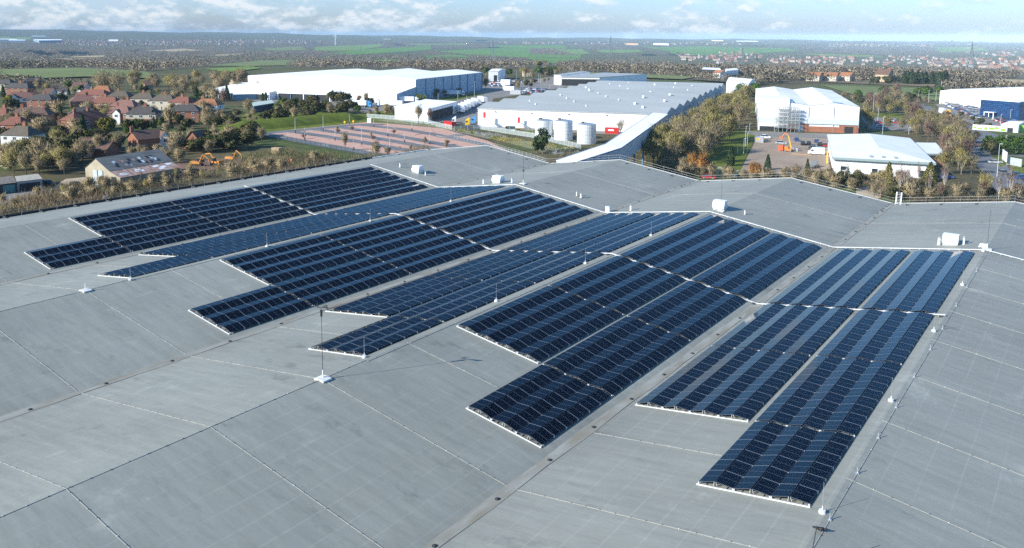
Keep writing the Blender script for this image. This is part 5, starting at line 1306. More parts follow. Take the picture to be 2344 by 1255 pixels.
van(1868,354,.25+math.pi,'large white van side-on beside the low white building'); van(1864,383,1.6,'grey flatbed truck below the white van',CARM['grey'],True); van(236,432,.4,'white pickup in the scrub by the old barn',None,True); van(1526,299,1.2,'blue vehicle under the bridge end',CARM['sky'])
boxthing('trailer', 1738, 326, (3.4, 2.0, 2.2), M_GALV, 'small trailer with yellow and black gear at the left of the yard', 'trailer', .2, sidepatch(M_YEL))
# cherry picker
t = empty('boom_lift', at(1805,347), 0, 'orange boom lift with raised folded arm in the brown yard', 'boom lift'); t.scale = (.8,)*3; b = MB(); b.box((0, 0, .9), (3.2, 2.2, .9), M_ORG); b.box((-.9, 0, 1.7), (1.6, 1.9, 1.0), M_ORG); b.build('body', t)
b = MB(); b.hexa([(-4.6, -1.0, .4), (-2.2, -1.2, .4), (-2.2, 1.2, .4), (-4.6, 1.0, .4)], [(-4.6, -1.0, 2.4), (-2.4, -1.1, 3.0), (-2.4, 1.1, 3.0), (-4.6, 1.0, 2.4)], M_RED if False else mat('orange_red', (.75, .09, .02), .45)); b.build('counterweight', t)
b = MB(); b.tube((1.2, 0, 1.6), (-.5, .3, 7.4), .3, M_YEL, .22, 6); b.tube((-.5, .3, 7.4), (-2.2, .5, 8.4), .25, M_ORG, .22, 6); b.tube((-2.2, .5, 8.4), (-3.6, .6, 6.4), .22, M_ORG, .18, 6); b.build('boom', t)
b = MB()
for x in (-4.4, -3.2):
    for y in (0, 1.2): b.tube((x, y, 5.6), (x, y, 6.8), .06, M_ORG, n=4)
b.box((-3.8, .6, 5.6), (1.4, 1.4, .15), M_ORG); b.box((-3.8, .6, 6.75), (1.4, 1.4, .1), M_ORG); b.build('platform', t)
for x in (-1.2, 1.2):
    for y in (-1.1, 1.1): link('wheel', WHL, t, (x, y, .5))
boxthing('timber_stack', 1835, 355, (7, .5, .3), mat('new_timber', (.38, .24, .12), .8), 'long timber lying in front of the boom lift', 'timber', .1); boxthing('compressor', 1818, 346, (2.6, 1.3, 1.2), M_GALV, 'grey compressor on the ground right of the boom lift', 'compressor', .2)
boxthing('yellow_bollard_set', 1893, 375, (.4, .4, 4.5), M_YEL, 'orange-yellow post at the left corner of the low white building', 'post')
t = empty('gate_frame', at(1560,290), AU2+.7, 'yellow goal-shaped frame behind the bridge', 'frame'); b = MB(); b.box((0, 0, 4.6), (6, .3, .35), M_YEL)
for x in (-2.9, 2.9): b.box((x, 0, 2.3), (.3, .3, 4.5), M_YEL)
b.build('goal_frame', t)
# excavators
def digger(px, py, rz, lab, folded):
    t = empty('excavator', at(px, py), rz, lab, 'excavator'); t.scale = (.8,)*3; Mo = mat('digger_orange', (.52, .21, .03), .55, var=.2, scale=2); b = MB()
    for y in (-1.2, 1.2): b.hexa([(-2, y-.3, 0), (2, y-.3, 0), (2, y+.3, 0), (-2, y+.3, 0)], [(-2.2, y-.3, .85), (2.2, y-.3, .85), (2.2, y+.3, .85), (-2.2, y+.3, .85)], M_TYRE)
    b.build('track', t); b = MB(); b.hexa([(-2.6, -1.3, .95), (1.6, -1.3, .95), (1.6, 1.3, .95), (-2.6, 1.3, .95)], [(-2.5, -1.2, 2.0), (1.4, -1.3, 1.7), (1.4, 1.3, 1.7), (-2.5, 1.2, 2.0)], Mo); b.build('body', t)
    b = MB(); b.box((.6, .75, 2.3), (1.5, 1.0, 1.5), M_GLASS); b.box((.6, .75, 3.08), (1.6, 1.1, .1), Mo); b.build('cab', t)
    pts = [(1.4, -.3, 1.8), (3.6, -.3, 4.4), (6.4, -.3, 4.0), (8.2, -.3, 1.4)] if not folded else [(1.2, -.3, 1.6), (2.6, -.3, 4.6), (5.0, -.3, 3.0), (5.4, -.3, .8)]
    b = MB()
    for q, w_ in zip(zip(pts[:-1], pts[1:]), (.34, .3, .22)): b.tube(q[0], q[1], w_, Mo, w_*.8, 5)
    b.build('arm', t); b = MB(); x, y, z = pts[-1]; b.hexa([(x-.6, y-.6, z-.9), (x+.5, y-.6, z-.8), (x+.5, y+.6, z-.8), (x-.6, y+.6, z-.9)], [(x-.1, y-.6, z+.1), (x+.6, y-.6, z), (x+.6, y+.6, z), (x-.1, y+.6, z+.1)], M_DARK); b.build('bucket', t)
digger(496,378,math.pi+.15,'orange excavator with its arm stretched left beside the old barn',False); digger(531,369,.3,'second smaller excavator behind, half hidden in scrub',True); digger(452,380,.5,'orange excavator lying lowest, nearest the barn roof',True)
boxthing('pallet_stack', 634, 351, (3.2, 2.2, 2.0), mat('old_timber', (.40, .29, .17), .85), 'stack of pale timber pallets in the scrub left of the car park', 'pallets', .3)
boxthing('debris_sheet', 668, 376, (.9, .6, 1.6), mat('faded_orange', (.55, .16, .08), .7), 'small orange-red scrap panel standing in the scrub', 'scrap'); boxthing('debris_bag', 241, 457, (1.2, .9, 1.0), M_WHITE, 'white bag of rubbish in the scrub by the roof edge', 'bag'); boxthing('blue_drum', 208, 421, (.7, .7, 1.1), mat('blue_plastic', (.05, .15, .35), .5), 'blue drum at the old barn wall', 'drum')
# ================================================================ old barn and garages
M_ASB = mat('weathered_sheet', (.135, .13, .115), .85, col2=(.24, .225, .20), scale=1.1, stretch=(1, .2, 1), detail=6); M_RUST = mat('rusty_sheet', (.30, .105, .045), .85, col2=(.46, .40, .36), scale=.9, stretch=(.5, 1.6, 1), detail=7); M_REND = mat('cream_render', (.35, .305, .215), .9, var=.12, scale=.5)
q0, q1 = at(197,417), at(264,426); u, w = uv(q0, q1); dd = at(335,346,6.6)-at(216,361.6,6.6); dd[2] = 0; LB = np.linalg.norm(dd)+2; v = np.array([-u[1], u[0], 0]); 
if np.dot(v, dd) < 0: v = -v
LB = 21.0
r = empty('old_barn', (0, 0, 0), 0, 'old cream-rendered barn with patched grey roof and rusty lean-to', 'barn'); B = lambda a, d, z: tuple(V(q0)+u*a+v*d+np.array([0, 0, z]))
w = 10.5; b = MB(); b.poly([B(0, 0, 0), B(w, 0, 0), B(w, 0, 4.0), B(w*.46, 0, 7.2), B(0, 0, 4.2)], M_REND); b.poly([B(0, LB, 0), B(w, LB, 0), B(w, LB, 4), B(w*.46, LB, 7.2), B(0, LB, 4.2)], M_REND); b.poly([B(0, 0, 0), B(0, LB, 0), B(0, LB, 4.2), B(0, 0, 4.2)], M_REND)
b.poly([B(w, 0, 0), B(w+4.2, 0, 0), B(w+4.2, 0, 2.6), B(w, 0, 4.0)], M_REND); b.poly([B(w+4.2, 0, 0), B(w+4.2, LB-1, 0), B(w+4.2, LB-1, 2.6), B(w+4.2, 0, 2.6)], M_CLAD if False else M_REND); b.build('wall', r)
b = MB(); b.poly([B(w*.46, -.3, 7.3), B(w+.2, -.3, 4.05), B(w+.2, LB+.3, 4.05), B(w*.46, LB+.3, 7.3)], M_ASB); b.poly([B(-.3, -.3, 4.1), B(w*.46, -.3, 7.3), B(w*.46, LB+.3, 7.3), B(-.3, LB+.3, 4.1)], M_ASB); b.build('roof', r)
b = MB(); b.poly([B(w+.1, -.3, 4.0), B(w+4.6, -.3, 2.55), B(w+4.6, LB-.5, 2.55), B(w+.1, LB-.5, 4.0)], M_RUST); b.build('lean_to_roof', r)
b = MB(); rr = random.Random(5)
for k in range(24):
    d = 3+rr.random()*14; a = .30+rr.random()*.42; x0 = w*.46+(w+.2-w*.46)*a; x1 = x0+1.0; zf = lambda x: 7.3-(7.3-4.05)*(x-w*.46)/(w+.2-w*.46)+.04
    b.poly([B(x0, d, zf(x0)), B(x1, d, zf(x1)), B(x1, d+.9, zf(x1)), B(x0, d+.9, zf(x0))], (M_WHITE, M_DARK, M_RUST, M_DARK)[k % 4])
b.build('roof_patch', r)
for k in range(9):
    d = 1+rr.random()*17; b = MB() if k == 0 else b; x0 = w+.8+rr.random()*2.2; x1 = x0+1.0; zf2 = lambda x: 4.0-(4.0-2.55)*(x-w-.1)/4.5+.04
    b.poly([B(x0, d, zf2(x0)), B(x1, d, zf2(x1)), B(x1, d+1.8, zf2(x1)), B(x0, d+1.8, zf2(x0))], M_ROOFW)
b.build('lean_to_patch', r)
b = MB(); b.hexa([B(3.4, -.12, .05), B(5.2, -.12, .05), B(5.2, .02, .05), B(3.4, .02, .05)], [B(3.4, -.12, 3.9), B(5.2, -.12, 3.9), B(5.2, .02, 3.9), B(3.4, .02, 3.9)], M_FENCE); b.hexa([B(5.7, -.2, .05), B(7.6, -.2, .05), B(7.6, -.05, .05), B(5.7, -.05, .05)], [B(5.7, -.2, 3.9), B(7.6, -.2, 3.9), B(7.6, -.05, 3.9), B(5.7, -.05, 3.9)], M_FENCE); b.hexa([B(5.2, -.1, .05), B(5.7, -.1, .05), B(5.7, .02, .05), B(5.2, .02, .05)], [B(5.2, -.1, 3.9), B(5.7, -.1, 3.9), B(5.7, .02, 3.9), B(5.2, .02, 3.9)], M_SHADE); b.build('sliding_door', r)
b = MB(); b.hexa([B(w+.6, -.1, .05), B(w+2.6, -.1, .05), B(w+2.6, .02, .05), B(w+.6, .02, .05)], [B(w+.6, -.1, 2.5), B(w+2.6, -.1, 2.5), B(w+2.6, .02, 2.5), B(w+.6, .02, 2.5)], M_SHADE); b.build('lean_to_opening', r)
simple('garage', [(-6,446),(39,440),(30,424),(-10,429)], 2.6, 'dark lock-up garage with a green door at the left edge', 'garage', mat('dark_boards', (.06, .045, .035), .9), mat('dirty_roof', (.16, .14, .11), .9, var=.3), .2, 0, (.3, .9, .1, 2.2, mat('teal_door', (.08, .20, .19), .6), 'door'))
simple('garage', [(40,439),(98,432),(88,420),(36,426)], 2.7, 'pale lock-up garages with dark windows beside the green-doored one', 'garage', mat('grey_boards', (.32, .31, .28), .8), mat('dirty_roof_pale', (.36, .33, .27), .9, var=.2), .2, 0, (.1, .9, .6, 2.0, M_SHADE, 'window'))
# ================================================================ houses
RF = dict(red=mat('tile_red', (.175, .066, .042), .85, var=.18, scale=1.2), brown=mat('tile_brown', (.125, .07, .05), .85, var=.2, scale=1.2), olive=mat('tile_olive', (.105, .085, .06), .9, var=.2, scale=1.0), slate=mat('tile_slate', (.066, .058, .052), .8, var=.2, scale=1.0), pink=mat('tile_pink', (.21, .105, .08), .85, var=.15, scale=1.0), orange=mat('tile_orange', (.29, .12, .052), .85, var=.2, scale=1.0))
WL = dict(brick=mat('house_brick', (.27, .115, .065), .85, var=.15, scale=1.5), cream=mat('house_render', (.47, .42, .33), .8, var=.08, scale=1), white=mat('house_white', (.66, .65, .62), .7, var=.05, scale=1), tan=mat('house_stone', (.46, .36, .23), .85, var=.12, scale=1), upper=None)
M_WFR = mat('window_frame', (.75, .75, .73), .5)
b = MB(); b.box((0, 0, 0), (1.5, .1, 1.25), M_WFR); b.box((-.36, -.055, 0), (.6, .03, 1.02), M_GLASS); b.box((.36, -.055, 0), (.6, .03, 1.02), M_GLASS); WIN = b.mesh('window')
b = MB(); b.box((0, 0, 1.0), (1.0, .12, 2.05), M_WFR); b.box((0, -.065, 1.0), (.75, .03, 1.85), mat('front_door', (.12, .05, .04), .5)); DOOR = b.mesh('door')
def house(p1, p2, roof, wall, lab, kind='hip', ez=5.2, rz_=8.2, dep=8.2, chim=(0.0,), two=None, cat='house', wins=True, name='house', wing=None):
    """ridge from pixel p1 to p2 at ridge height; hip or gable ends"""
    a, c = at(*p1, rz_), at(*p2, rz_); d = c-a; L_ = np.linalg.norm(d[:2]); ang = math.atan2(d[1], d[0]) + (.42 if p1[0] < 500 and name == 'house' else 0); m = (a+c)/2
    t = empty(name, (m[0], m[1], 0), ang, lab, cat); hx = L_/2 + (dep*.42 if kind == 'hip' else 0); hy = dep/2; l2 = L_/2; b = MB(); W_ = WL[wall]
    foot = [(-hx, -hy), (hx, -hy), (hx, hy), (-hx, hy)]
    if two: b.prism(foot, 0, ez*.52, WL[two]); b.prism([(x*1.003, y*1.003) for x, y in foot], ez*.52, ez, W_)
    else: b.prism(foot, 0, ez, W_)
    if kind == 'gable':
        for s in (-1, 1): b.poly([(s*hx, -hy, ez), (s*hx, hy, ez), (s*hx, 0, rz_-.1)], W_)
    b.build('wall', t); o = .45; b = MB(); R_ = RF[roof]; e = ez-.12
    if kind == 'hip':
        A = [(-hx-o, -hy-o, e), (hx+o, -hy-o, e), (hx+o, hy+o, e), (-hx-o, hy+o, e)]; r0, r1 = (-l2, 0, rz_), (l2, 0, rz_)
        b.poly([A[0], A[1], r1, r0], R_); b.poly([A[1], A[2], r1], R_); b.poly([A[2], A[3], r0, r1], R_); b.poly([A[3], A[0], r0], R_)
    else:
        r0, r1 = (-hx-o, 0, rz_), (hx+o, 0, rz_); b.poly([(-hx-o, -hy-o, e), (hx+o, -hy-o, e), r1, r0], R_); b.poly([(hx+o, hy+o, e), (-hx-o, hy+o, e), r0, r1], R_)
    if wing:   # small cross gable
        wx, ww, wz, sd = wing; b.poly([(wx-ww/2, sd*(hy+1.0), e), (wx, sd*(hy+1.0), wz), (wx, 0, wz), (wx-ww/2, 0, e)], R_); b.poly([(wx, sd*(hy+1.0), wz), (wx+ww/2, sd*(hy+1.0), e), (wx+ww/2, 0, e), (wx, 0, wz)], R_)
    b.build('roof', t)
    if wing:
        b = MB(); b.prism([(wx-ww/2+.2, sd*hy*.8), (wx+ww/2-.2, sd*hy*.8), (wx+ww/2-.2, sd*(hy+.8)), (wx-ww/2+.2, sd*(hy+.8))][::sd], 0, e, WL['white']); b.poly([(wx-ww/2+.2, sd*(hy+.8), e), (wx+ww/2-.2, sd*(hy+.8), e), (wx, sd*(hy+.8), wz-.15)], WL['white']); b.build('gable_bay', t)
        link('window', WIN, t, (wx, sd*(hy+.86), e-1.1)).rotation_euler = (0, 0, 0 if sd < 0 else math.pi)
    for x in chim:
        b = MB(); b.box((x*l2, .1, rz_+.3), (1.25, .75, 2.0), WL['brick']); b.box((x*l2, .1, rz_+1.34), (1.4, .9, .14), M_BRICK)
        for q in (-.3, .3): b.tube((x*l2+q, .1, rz_+1.4), (x*l2+q, .1, rz_+1.85), .13, mat('clay_pot', (.35, .15, .08), .8), n=6)
        b.build('chimney', t)
    if wins:
        for s in (-1, 1):
            n = max(2, int(2*hx/3.6))
            for i in range(n):
                x = -hx+2*hx*(i+.5)/n
                for z in ((1.45, 4.0) if ez > 4.4 else (1.45,)):
                    if z < 2 and i == n//2: link('door', DOOR, t, (x, s*(hy+.03), 0)).rotation_euler = (0, 0, 0 if s < 0 else math.pi); continue
                    link('window', WIN, t, (x, s*(hy+.04), z)).rotation_euler = (0, 0, 0 if s < 0 else math.pi)
            for z in ((1.45, 4.0) if ez > 4.4 else (1.45,)): link('window', WIN, t, (s*(hx+.04), -.6, z)).rotation_euler = (0, 0, math.pi/2*s)
    return t
K = lambda u_, v_: (u_*.256, v_*.256)
for args in (
 ((K(640,1000), K(880,988), 'red', 'brick', 'largest red-brick semi with red hipped roof, behind the tall dark conifer'), dict(chim=(-.95, .3), ez=5.6, rz_=8.8)),
 ((K(915,862), K(1000,870), 'red', 'brick', 'square red-brick house with hipped red roof in the middle of the estate'), dict(chim=(-.2,))),
 ((K(690,850), K(790,850), 'pink', 'brick', 'pinkish-roofed brick house left of the square red-brick one'), dict(chim=(.7,))),
 ((K(800,795), K(890,805), 'red', 'brick', 'red-roofed house behind the pinkish-roofed one'), dict(chim=(-.3,))),
 ((K(1050,812), K(1110,815), 'olive', 'brick', 'olive-roofed house at the back right of the square brick house'), dict(chim=(-.5,))),
 ((K(1260,828), K(1325,832), 'olive', 'cream', 'olive-roofed pale house in the back row, middle one'), dict(chim=(-.2,))),
 ((K(1440,845), K(1510,850), 'olive', 'cream', 'cream house with moss-dark hipped roof right of the middle one'), dict(chim=(0,))),
 ((K(1615,862), K(1665,868), 'red', 'cream', 'russet-roofed house just behind the dark-roofed brick one'), dict(chim=(-.2,))),
 ((K(1825,880), K(1900,885), 'orange', 'white', 'orange-roofed house with white upper and brick lower walls, rightmost of the estate'), dict(two='brick', chim=(-.9,))),
 ((K(1605,930), K(1715,935), 'slate', 'brick', 'dark slate-roofed brick house before the orange-roofed one'), dict(chim=(-.3,))),
 ((K(1240,950), K(1335,955), 'slate', 'cream', 'dark-roofed house with cream upper and brick lower walls in the estate centre'), dict(two='brick', chim=(.2,))),
 ((K(1060,945), K(1120,950), 'pink', 'brick', 'small house with twin pale gables beside the square brick house'), dict(chim=(-1,), wing=(0, 4, 6.9, -1))),
 ((K(1090,890), K(1160,895), 'pink', 'brick', 'low red-brown roofed house tucked behind the twin-gabled one'), dict(chim=(.3,))),
 (((300,298.5), (365,296), 'brown', 'brick', 'long brown-roofed brick house with gable chimney nearest the barn'), dict(kind='gable', chim=(-1.02,), ez=4.2, rz_=7.0, wing=(5, 4, 6.4, -1))),
 (((434,300), (468,297), 'brown', 'brick', 'steep A-frame brick cottage at the right end below the grass bank'), dict(kind='gable', chim=(), ez=2.4, rz_=6.6, dep=7.5, wins=False)),
 (((188,314), (232,316), 'brown', 'brick', 'brown-roofed bungalow with small white gables behind the barn'), dict(kind='gable', chim=(), ez=2.8, rz_=6.0, wing=(0, 3, 5.2, -1))),
 (((238,322), (252,324), 'brown', 'brick', 'small brown-roofed garage end beside the bungalow'), dict(kind='gable', chim=(), ez=2.6, rz_=5.2, dep=7, wins=False)),
 (((44,287), (58,289), 'olive', 'white', 'white-walled house with olive hipped roof at the lower left'), dict(chim=(.4,), two='white')),
 ((K(120,1040), K(165,1045), 'red', 'brick', 'red hipped-roof house above the white-walled one'), dict(chim=(.2,))),
 ((K(-10,962), K(35,968), 'red', 'brick', 'red-roofed house cut by the left edge'), dict(chim=(.6,))),
 ((K(205,958), K(360,965), 'brown', 'brick', 'long dark red-brown roofed terrace left of the largest brick semi'), dict(chim=(-.8, 1))),
 ((K(345,838), K(420,842), 'slate', 'brick', 'black-roofed brick house with white bay windows at the left'), dict(chim=(.2,))),
 ((K(110,825), K(250,825), 'pink', 'white', 'twin white-gabled house with pink-red roof at the left'), dict(two='brick', chim=(1,), wing=(-3, 4, 7.4, -1))),
 ((K(130,740), K(215,745), 'slate', 'brick', 'brick house with grey roof near the top left'), dict(chim=(.2,))),
 ((K(-20,708), K(60,712), 'slate', 'cream', 'dark slate-roofed pale house at the top left edge'), dict(chim=())),
 ((K(255,690), K(340,690), 'slate', 'brick', 'dark-roofed house behind the grey-roofed brick one'), dict(chim=(-.9,))),
 ((K(680,732), K(765,735), 'brown', 'white', 'white-gabled house with brown roof at the back of the estate'), dict(kind='gable', chim=(), ez=3.6, rz_=7)),
 ((K(880,765), K(950,768), 'orange', 'cream', 'low orange-roofed house behind the large bare trees'), dict(chim=(), ez=3)),
 ((K(690,955), K(790,955), 'slate', 'white', 'white house with blue-grey twin-gabled roof behind the largest semi'), dict(chim=(), wing=(0, 4, 7, -1))),
 ((K(420,790), K(470,792), 'brown', 'white', 'small white-gabled house among garden trees at the left'), dict(chim=(), kind='gable', ez=3, rz_=6)),
 ((K(540,790), K(640,792), 'slate', 'white', 'low white flat-looking house at the back left'), dict(chim=(), kind='gable', ez=3, rz_=4.2, wins=False)),
 ((K(1800,875), K(1830,872), 'slate', 'white', 'slate-roofed wing between the dark-roofed and orange-roofed houses'), dict(chim=())),
 ((K(1290,720), K(1360,720), 'brown', 'tan', 'brown-roofed house half hidden behind the big bare trees'), dict(chim=(), kind='gable')),
 ((K(2075,690), K(2120,688), 'orange', 'tan', 'tan cottage with an orange-brown roof left of the big white warehouse'), dict(kind='gable', chim=(), ez=4, rz_=7)),
 (((1197,157), (1212,157), 'brown', 'tan', 'tan gabled house behind the far car park'), dict(kind='gable', chim=())),
 (((1850,165), (1880,166), 'orange', 'cream', 'cream farm range with bright orange roof, left of three'), dict(kind='gable', chim=(), ez=5, rz_=8.5, dep=10)), (((1885,165), (1918,166), 'orange', 'cream', 'cream farm range with bright orange roof, middle of three'), dict(kind='gable', chim=(), ez=5, rz_=8.5, dep=10)), (((1928,165), (1952,166), 'orange', 'cream', 'cream farm range with bright orange roof, right of three'), dict(kind='gable', chim=(), ez=5, rz_=8.5, dep=10)),
 (((2010,158), (2040,159), 'brown', 'tan', 'old stone house with brown roof left of the dark conifer row'), dict(kind='gable', chim=(-.8, .8), ez=7, rz_=12, dep=11)),
 (((1640,160), (1656,161), 'orange', 'white', 'small orange-gabled house above the white double-roofed shed'), dict(kind='gable', chim=())),
 ):
    house(*args[0], **args[1])
simple('farm_shed', [(1606,169),(1650,171),(1645,165),(1612,164)], 5, 'long dark farm sheds with white roofs above the grey saw-tooth warehouse', 'shed', M_SHADE, M_ROOFW, .8); simple('farm_shed', [(1662,173),(1690,170),(1682,166),(1660,168)], 5, 'white-roofed farm shed right of the dark long one', 'shed', M_WHITE, M_ROOFW, .8)
simple('flat_roofed_hut', [(582,258),(628,250),(622,243),(576,249)], 3.2, 'flat pale green-roofed hut left of the dark bushes', 'hut', mat('dark_blue_boards', (.03, .05, .08), .7), mat('pale_green_felt', (.40, .47, .42), .8))
simple('flat_roofed_hut', [(534,230),(590,228),(585,220),(536,222)], 3.4, 'blue-grey low store in front of the left loading canopy', 'hut', M_BB, M_ROOFW)
# ================================================================ trees and shrubs
def twig_mat(n, c): return mat(n, c, .95, var=.25, scale=.6, spec=.05)
MT = dict(brown=[twig_mat('twigs_brown', (0.378, 0.299, 0.171)), twig_mat('twigs_grey', (0.348, 0.299, 0.183))], olive=[twig_mat('twigs_olive', (0.378, 0.323, 0.128)), twig_mat('twigs_moss', (0.305, 0.268, 0.111))], red=[twig_mat('twigs_red', (0.287, 0.189, 0.134)), twig_mat('twigs_plum', (0.283, 0.185, 0.156))],
          dark=[twig_mat('leaf_dark', (0.055, 0.071, 0.024)), twig_mat('leaf_dark_brown', (0.122, 0.100, 0.049))], green=[twig_mat('leaf_green', (0.085, 0.146, 0.024)), twig_mat('leaf_green_deep', (0.055, 0.104, 0.022))], conif=[twig_mat('needle', (0.037, 0.063, 0.027)), twig_mat('needle_light', (0.061, 0.091, 0.034))], gold=[twig_mat('leaf_gold', (0.207, 0.183, 0.037)), twig_mat('leaf_gold_deep', (0.122, 0.134, 0.037))], willow=[twig_mat('withy_orange', (0.440, 0.220, 0.058)), twig_mat('withy_brown', (0.366, 0.195, 0.073))], yel=[twig_mat('twigs_yellow', (0.492, 0.401, 0.104)), twig_mat('twigs_pale', (0.387, 0.327, 0.134))])
M_BARK = mat('bark', (.11, .085, .06), .95, var=.3, scale=3); M_BIRCH = mat('birch_bark', (.50, .46, .40), .9, var=.2, scale=4); M_BARKP = mat('pale_bark', (.24, .20, .15), .95, var=.2, scale=3)
def rdir(n): d = RNG.normal(size=(n, 3)); return d/np.linalg.norm(d, axis=1, keepdims=True)
def limbs(b, m, H, wide, n, r0, trunk_h=.32, sub=3, seed=0):
    rr = random.Random(seed); ends = []; segs = []
    b.tube((0, 0, -.1), (0, 0, H*trunk_h), r0, m, r0*.75, 6)
    for i in range(n):
        a = 2*math.pi*i/n+rr.uniform(-.4, .4); tl = rr.uniform(.25, 1.0) if i else .08; s = Vector((0, 0, H*(trunk_h+rr.uniform(-.06, .02)))); e = Vector((math.cos(a)*wide*tl*.72, math.sin(a)*wide*tl*.72, H*(.97-.32*tl*rr.uniform(.7, 1.2))))
        mid = (s+e)/2 + Vector((math.cos(a)*wide*.08, math.sin(a)*wide*.08, -H*.02)); b.tube(s, mid, r0*.55, m, r0*.35, 4, False); b.tube(mid, e, r0*.35, m, r0*.10, 4, False); segs += [(s, mid), (mid, e), (mid, e)]
        for k in range(sub):
            q = s.lerp(e, rr.uniform(.35, .9)); f = q + Vector((rr.uniform(-1, 1)*wide*.38, rr.uniform(-1, 1)*wide*.38, H*rr.uniform(.06, .22))); b.tube(q, f, r0*.22, m, r0*.06, 3, False); segs += [(q, f)]*2
    return segs
def bare(kind, seed, H=10., wide=4.2, n=9, N=1500, bark=None, tw=.07, r0=.22, trunk=.30, ln=(.5, 1.3)):
    b = MB(); segs = limbs(b, bark or M_BARK, H, wide, n, r0, trunk, 3, seed); tm = b.mesh('trunk')
    S_ = np.array([[tuple(p), tuple(q)] for p, q in segs]); k = RNG.integers(0, len(S_), N); t = RNG.random(N)[:, None]**.7
    c = S_[k, 0]*(1-t)+S_[k, 1]*t + RNG.normal(size=(N, 3))*np.array([wide*.15, wide*.15, H*.045]); c[:, 2] = np.maximum(c[:, 2], H*.12)
    out = c-np.array([0, 0, H*.4]); out /= np.linalg.norm(out, axis=1, keepdims=True)+1e-6
    d = out*.8+rdir(N)*.7+np.array([0, 0, .45]); d /= np.linalg.norm(d, axis=1, keepdims=True); L_ = RNG.uniform(ln[0], ln[1], N)[:, None]; sd = np.cross(d, rdir(N)); sd /= np.linalg.norm(sd, axis=1, keepdims=True)+1e-6
    T = np.stack([c-sd*tw, c+sd*tw, c+d*L_+sd*tw*.2], 1)
    return tm, tris_mesh('crown', T, MT[kind], out*.8+np.array([0, 0, .55]))
def leafy(kind, seed, H, wide, N, s=.32, shape='round', bark=None):
    b = MB(); b.tube((0, 0, -.1), (0, 0, H*.5), .2, bark or M_BARK, .1, 6); tm = b.mesh('trunk')
    if shape == 'cone':
        z = RNG.random(N)**1.25; a = RNG.random(N)*2*np.pi; lay = .75+.25*np.abs(np.sin(z*26)); rad = wide*(1-z)**.85*lay*np.sqrt(.25+.75*RNG.random(N))+.08; c = np.stack([np.cos(a)*rad, np.sin(a)*rad, H*(.05+.95*z)], 1)
    elif shape == 'column':
        z = RNG.random(N); a = RNG.random(N)*2*np.pi; rad = wide*np.minimum(1, (1-z)*2.2)**.6*(.8+.2*np.sin(z*9+a*2))*np.sqrt(.4+.6*RNG.random(N)); c = np.stack([np.cos(a)*rad, np.sin(a)*rad, H*(.03+.97*z)], 1)
    else:
        nb = 16; bc = rdir(nb)*np.array([wide*.62, wide*.62, H*.30])*RNG.uniform(.55, 1.05, (nb, 1))+np.array([0, 0, H*.55]); bc[:, 2] = np.clip(bc[:, 2], H*.22, H*.9); br = RNG.uniform(.28, .48, nb)*wide
        k = RNG.integers(0, nb, N); c = bc[k]+rdir(N)*(br[k]*RNG.random(N)**.25)[:, None]*np.array([1, 1, .85]); c[:, 2] = np.maximum(c[:, 2], .05)
    T = np.stack([c+RNG.normal(size=(N, 3))*s*.75 for _ in range(3)], 1)
    nn = c-np.array([0, 0, H*.42])*np.array([1, 1, 1.0]) if shape == 'round' else c*np.array([1, 1, 0])+np.array([0, 0, wide*.4]); nn /= np.linalg.norm(nn, axis=1, keepdims=True)+1e-6
    return tm, tris_mesh('crown', T, MT[kind], nn)
random.seed(21)
TV = dict(
 bare_brown=[bare('brown', i, 10, 4.0+.5*(i % 2), 8+i, 2600, tw=.05) for i in range(4)], bare_olive=[bare('olive', 10+i, 10, 4.3, 9, 2800, tw=.05) for i in range(3)], bare_red=[bare('red', 20+i, 10, 3.3, 9, 2200, tw=.045) for i in range(2)],
 big=[bare('brown', 30+i, 10, 5.0, 12, 1500, tw=.045, ln=(.4, .9), r0=.25, trunk=.25) for i in range(2)], birch=[bare('red', 40+i, 10, 2.4, 7, 600, M_BIRCH, .035, .13, .30, (.4, 1.0)) for i in range(2)], yellow=[bare('yel', 50+i, 10, 3.0, 9, 700, M_BARKP, .05, .16, .2) for i in range(2)],
 bush=[leafy('dark', i, 10, 6.5, 1500, .75) for i in range(3)], scrub=[bare('brown', 60+i, 10, 6.0, 10, 1300, M_BARKP, .13, .14, .06, (.9, 2.4)) for i in range(2)], ivy=[leafy('green', 70+i, 10, 5.2, 1600, .6) for i in range(2)],
 conifer=[leafy('conif', 80+i, 10, 3.0, 1800, .36, 'cone') for i in range(2)], cypress=[leafy('conif', 84, 10, 2.2, 1500, .4, 'column')], gold=[leafy('gold', 86, 10, 3.6, 1900, .4, 'cone')], round=[leafy('gold', 88, 10, 4.6, 3000, .42)], willow=[bare('willow', 90, 10, 4.0, 16, 900, M_BARKP, .12, .08, .04, (1.5, 4.0))], pine=[leafy('conif', 92, 10, 3.4, 1100, .5, 'round', M_BARKP)], green=[leafy('green', 94, 10, 5.0, 1800, .6)])
NM = dict(bare_brown='bare_tree', bare_olive='bare_tree', bare_red='bare_tree', big='bare_tree', birch='birch_tree', yellow='willow_tree', bush='bush', scrub='shrub', ivy='ivy_tree', conifer='conifer_tree', cypress='conifer_tree', gold='conifer_tree', round='evergreen_tree', willow='willow_shrub', pine='pine_tree', green='green_bush')
CT = lambda k: 'bush' if k in ('bush', 'scrub', 'willow', 'green') else 'tree'
def tree(kind, p, h, lab, grp=None, wide=1.0):
    tm, cm = random.choice(TV[kind]); t = empty(NM[kind], p, random.uniform(0, 6.28), lab, CT(kind), grp); s = h/10; t.scale = (s*wide, s*wide, s)
    link('trunk', tm, t); link('crown', cm, t); return t
def treepx(kind, px, pb, pt, lab, grp=None, wide=1.0):
    p = gat(px, pb); return tree(kind, p, max(1.0, zat(p, pt)-p[2]), lab, grp, wide)
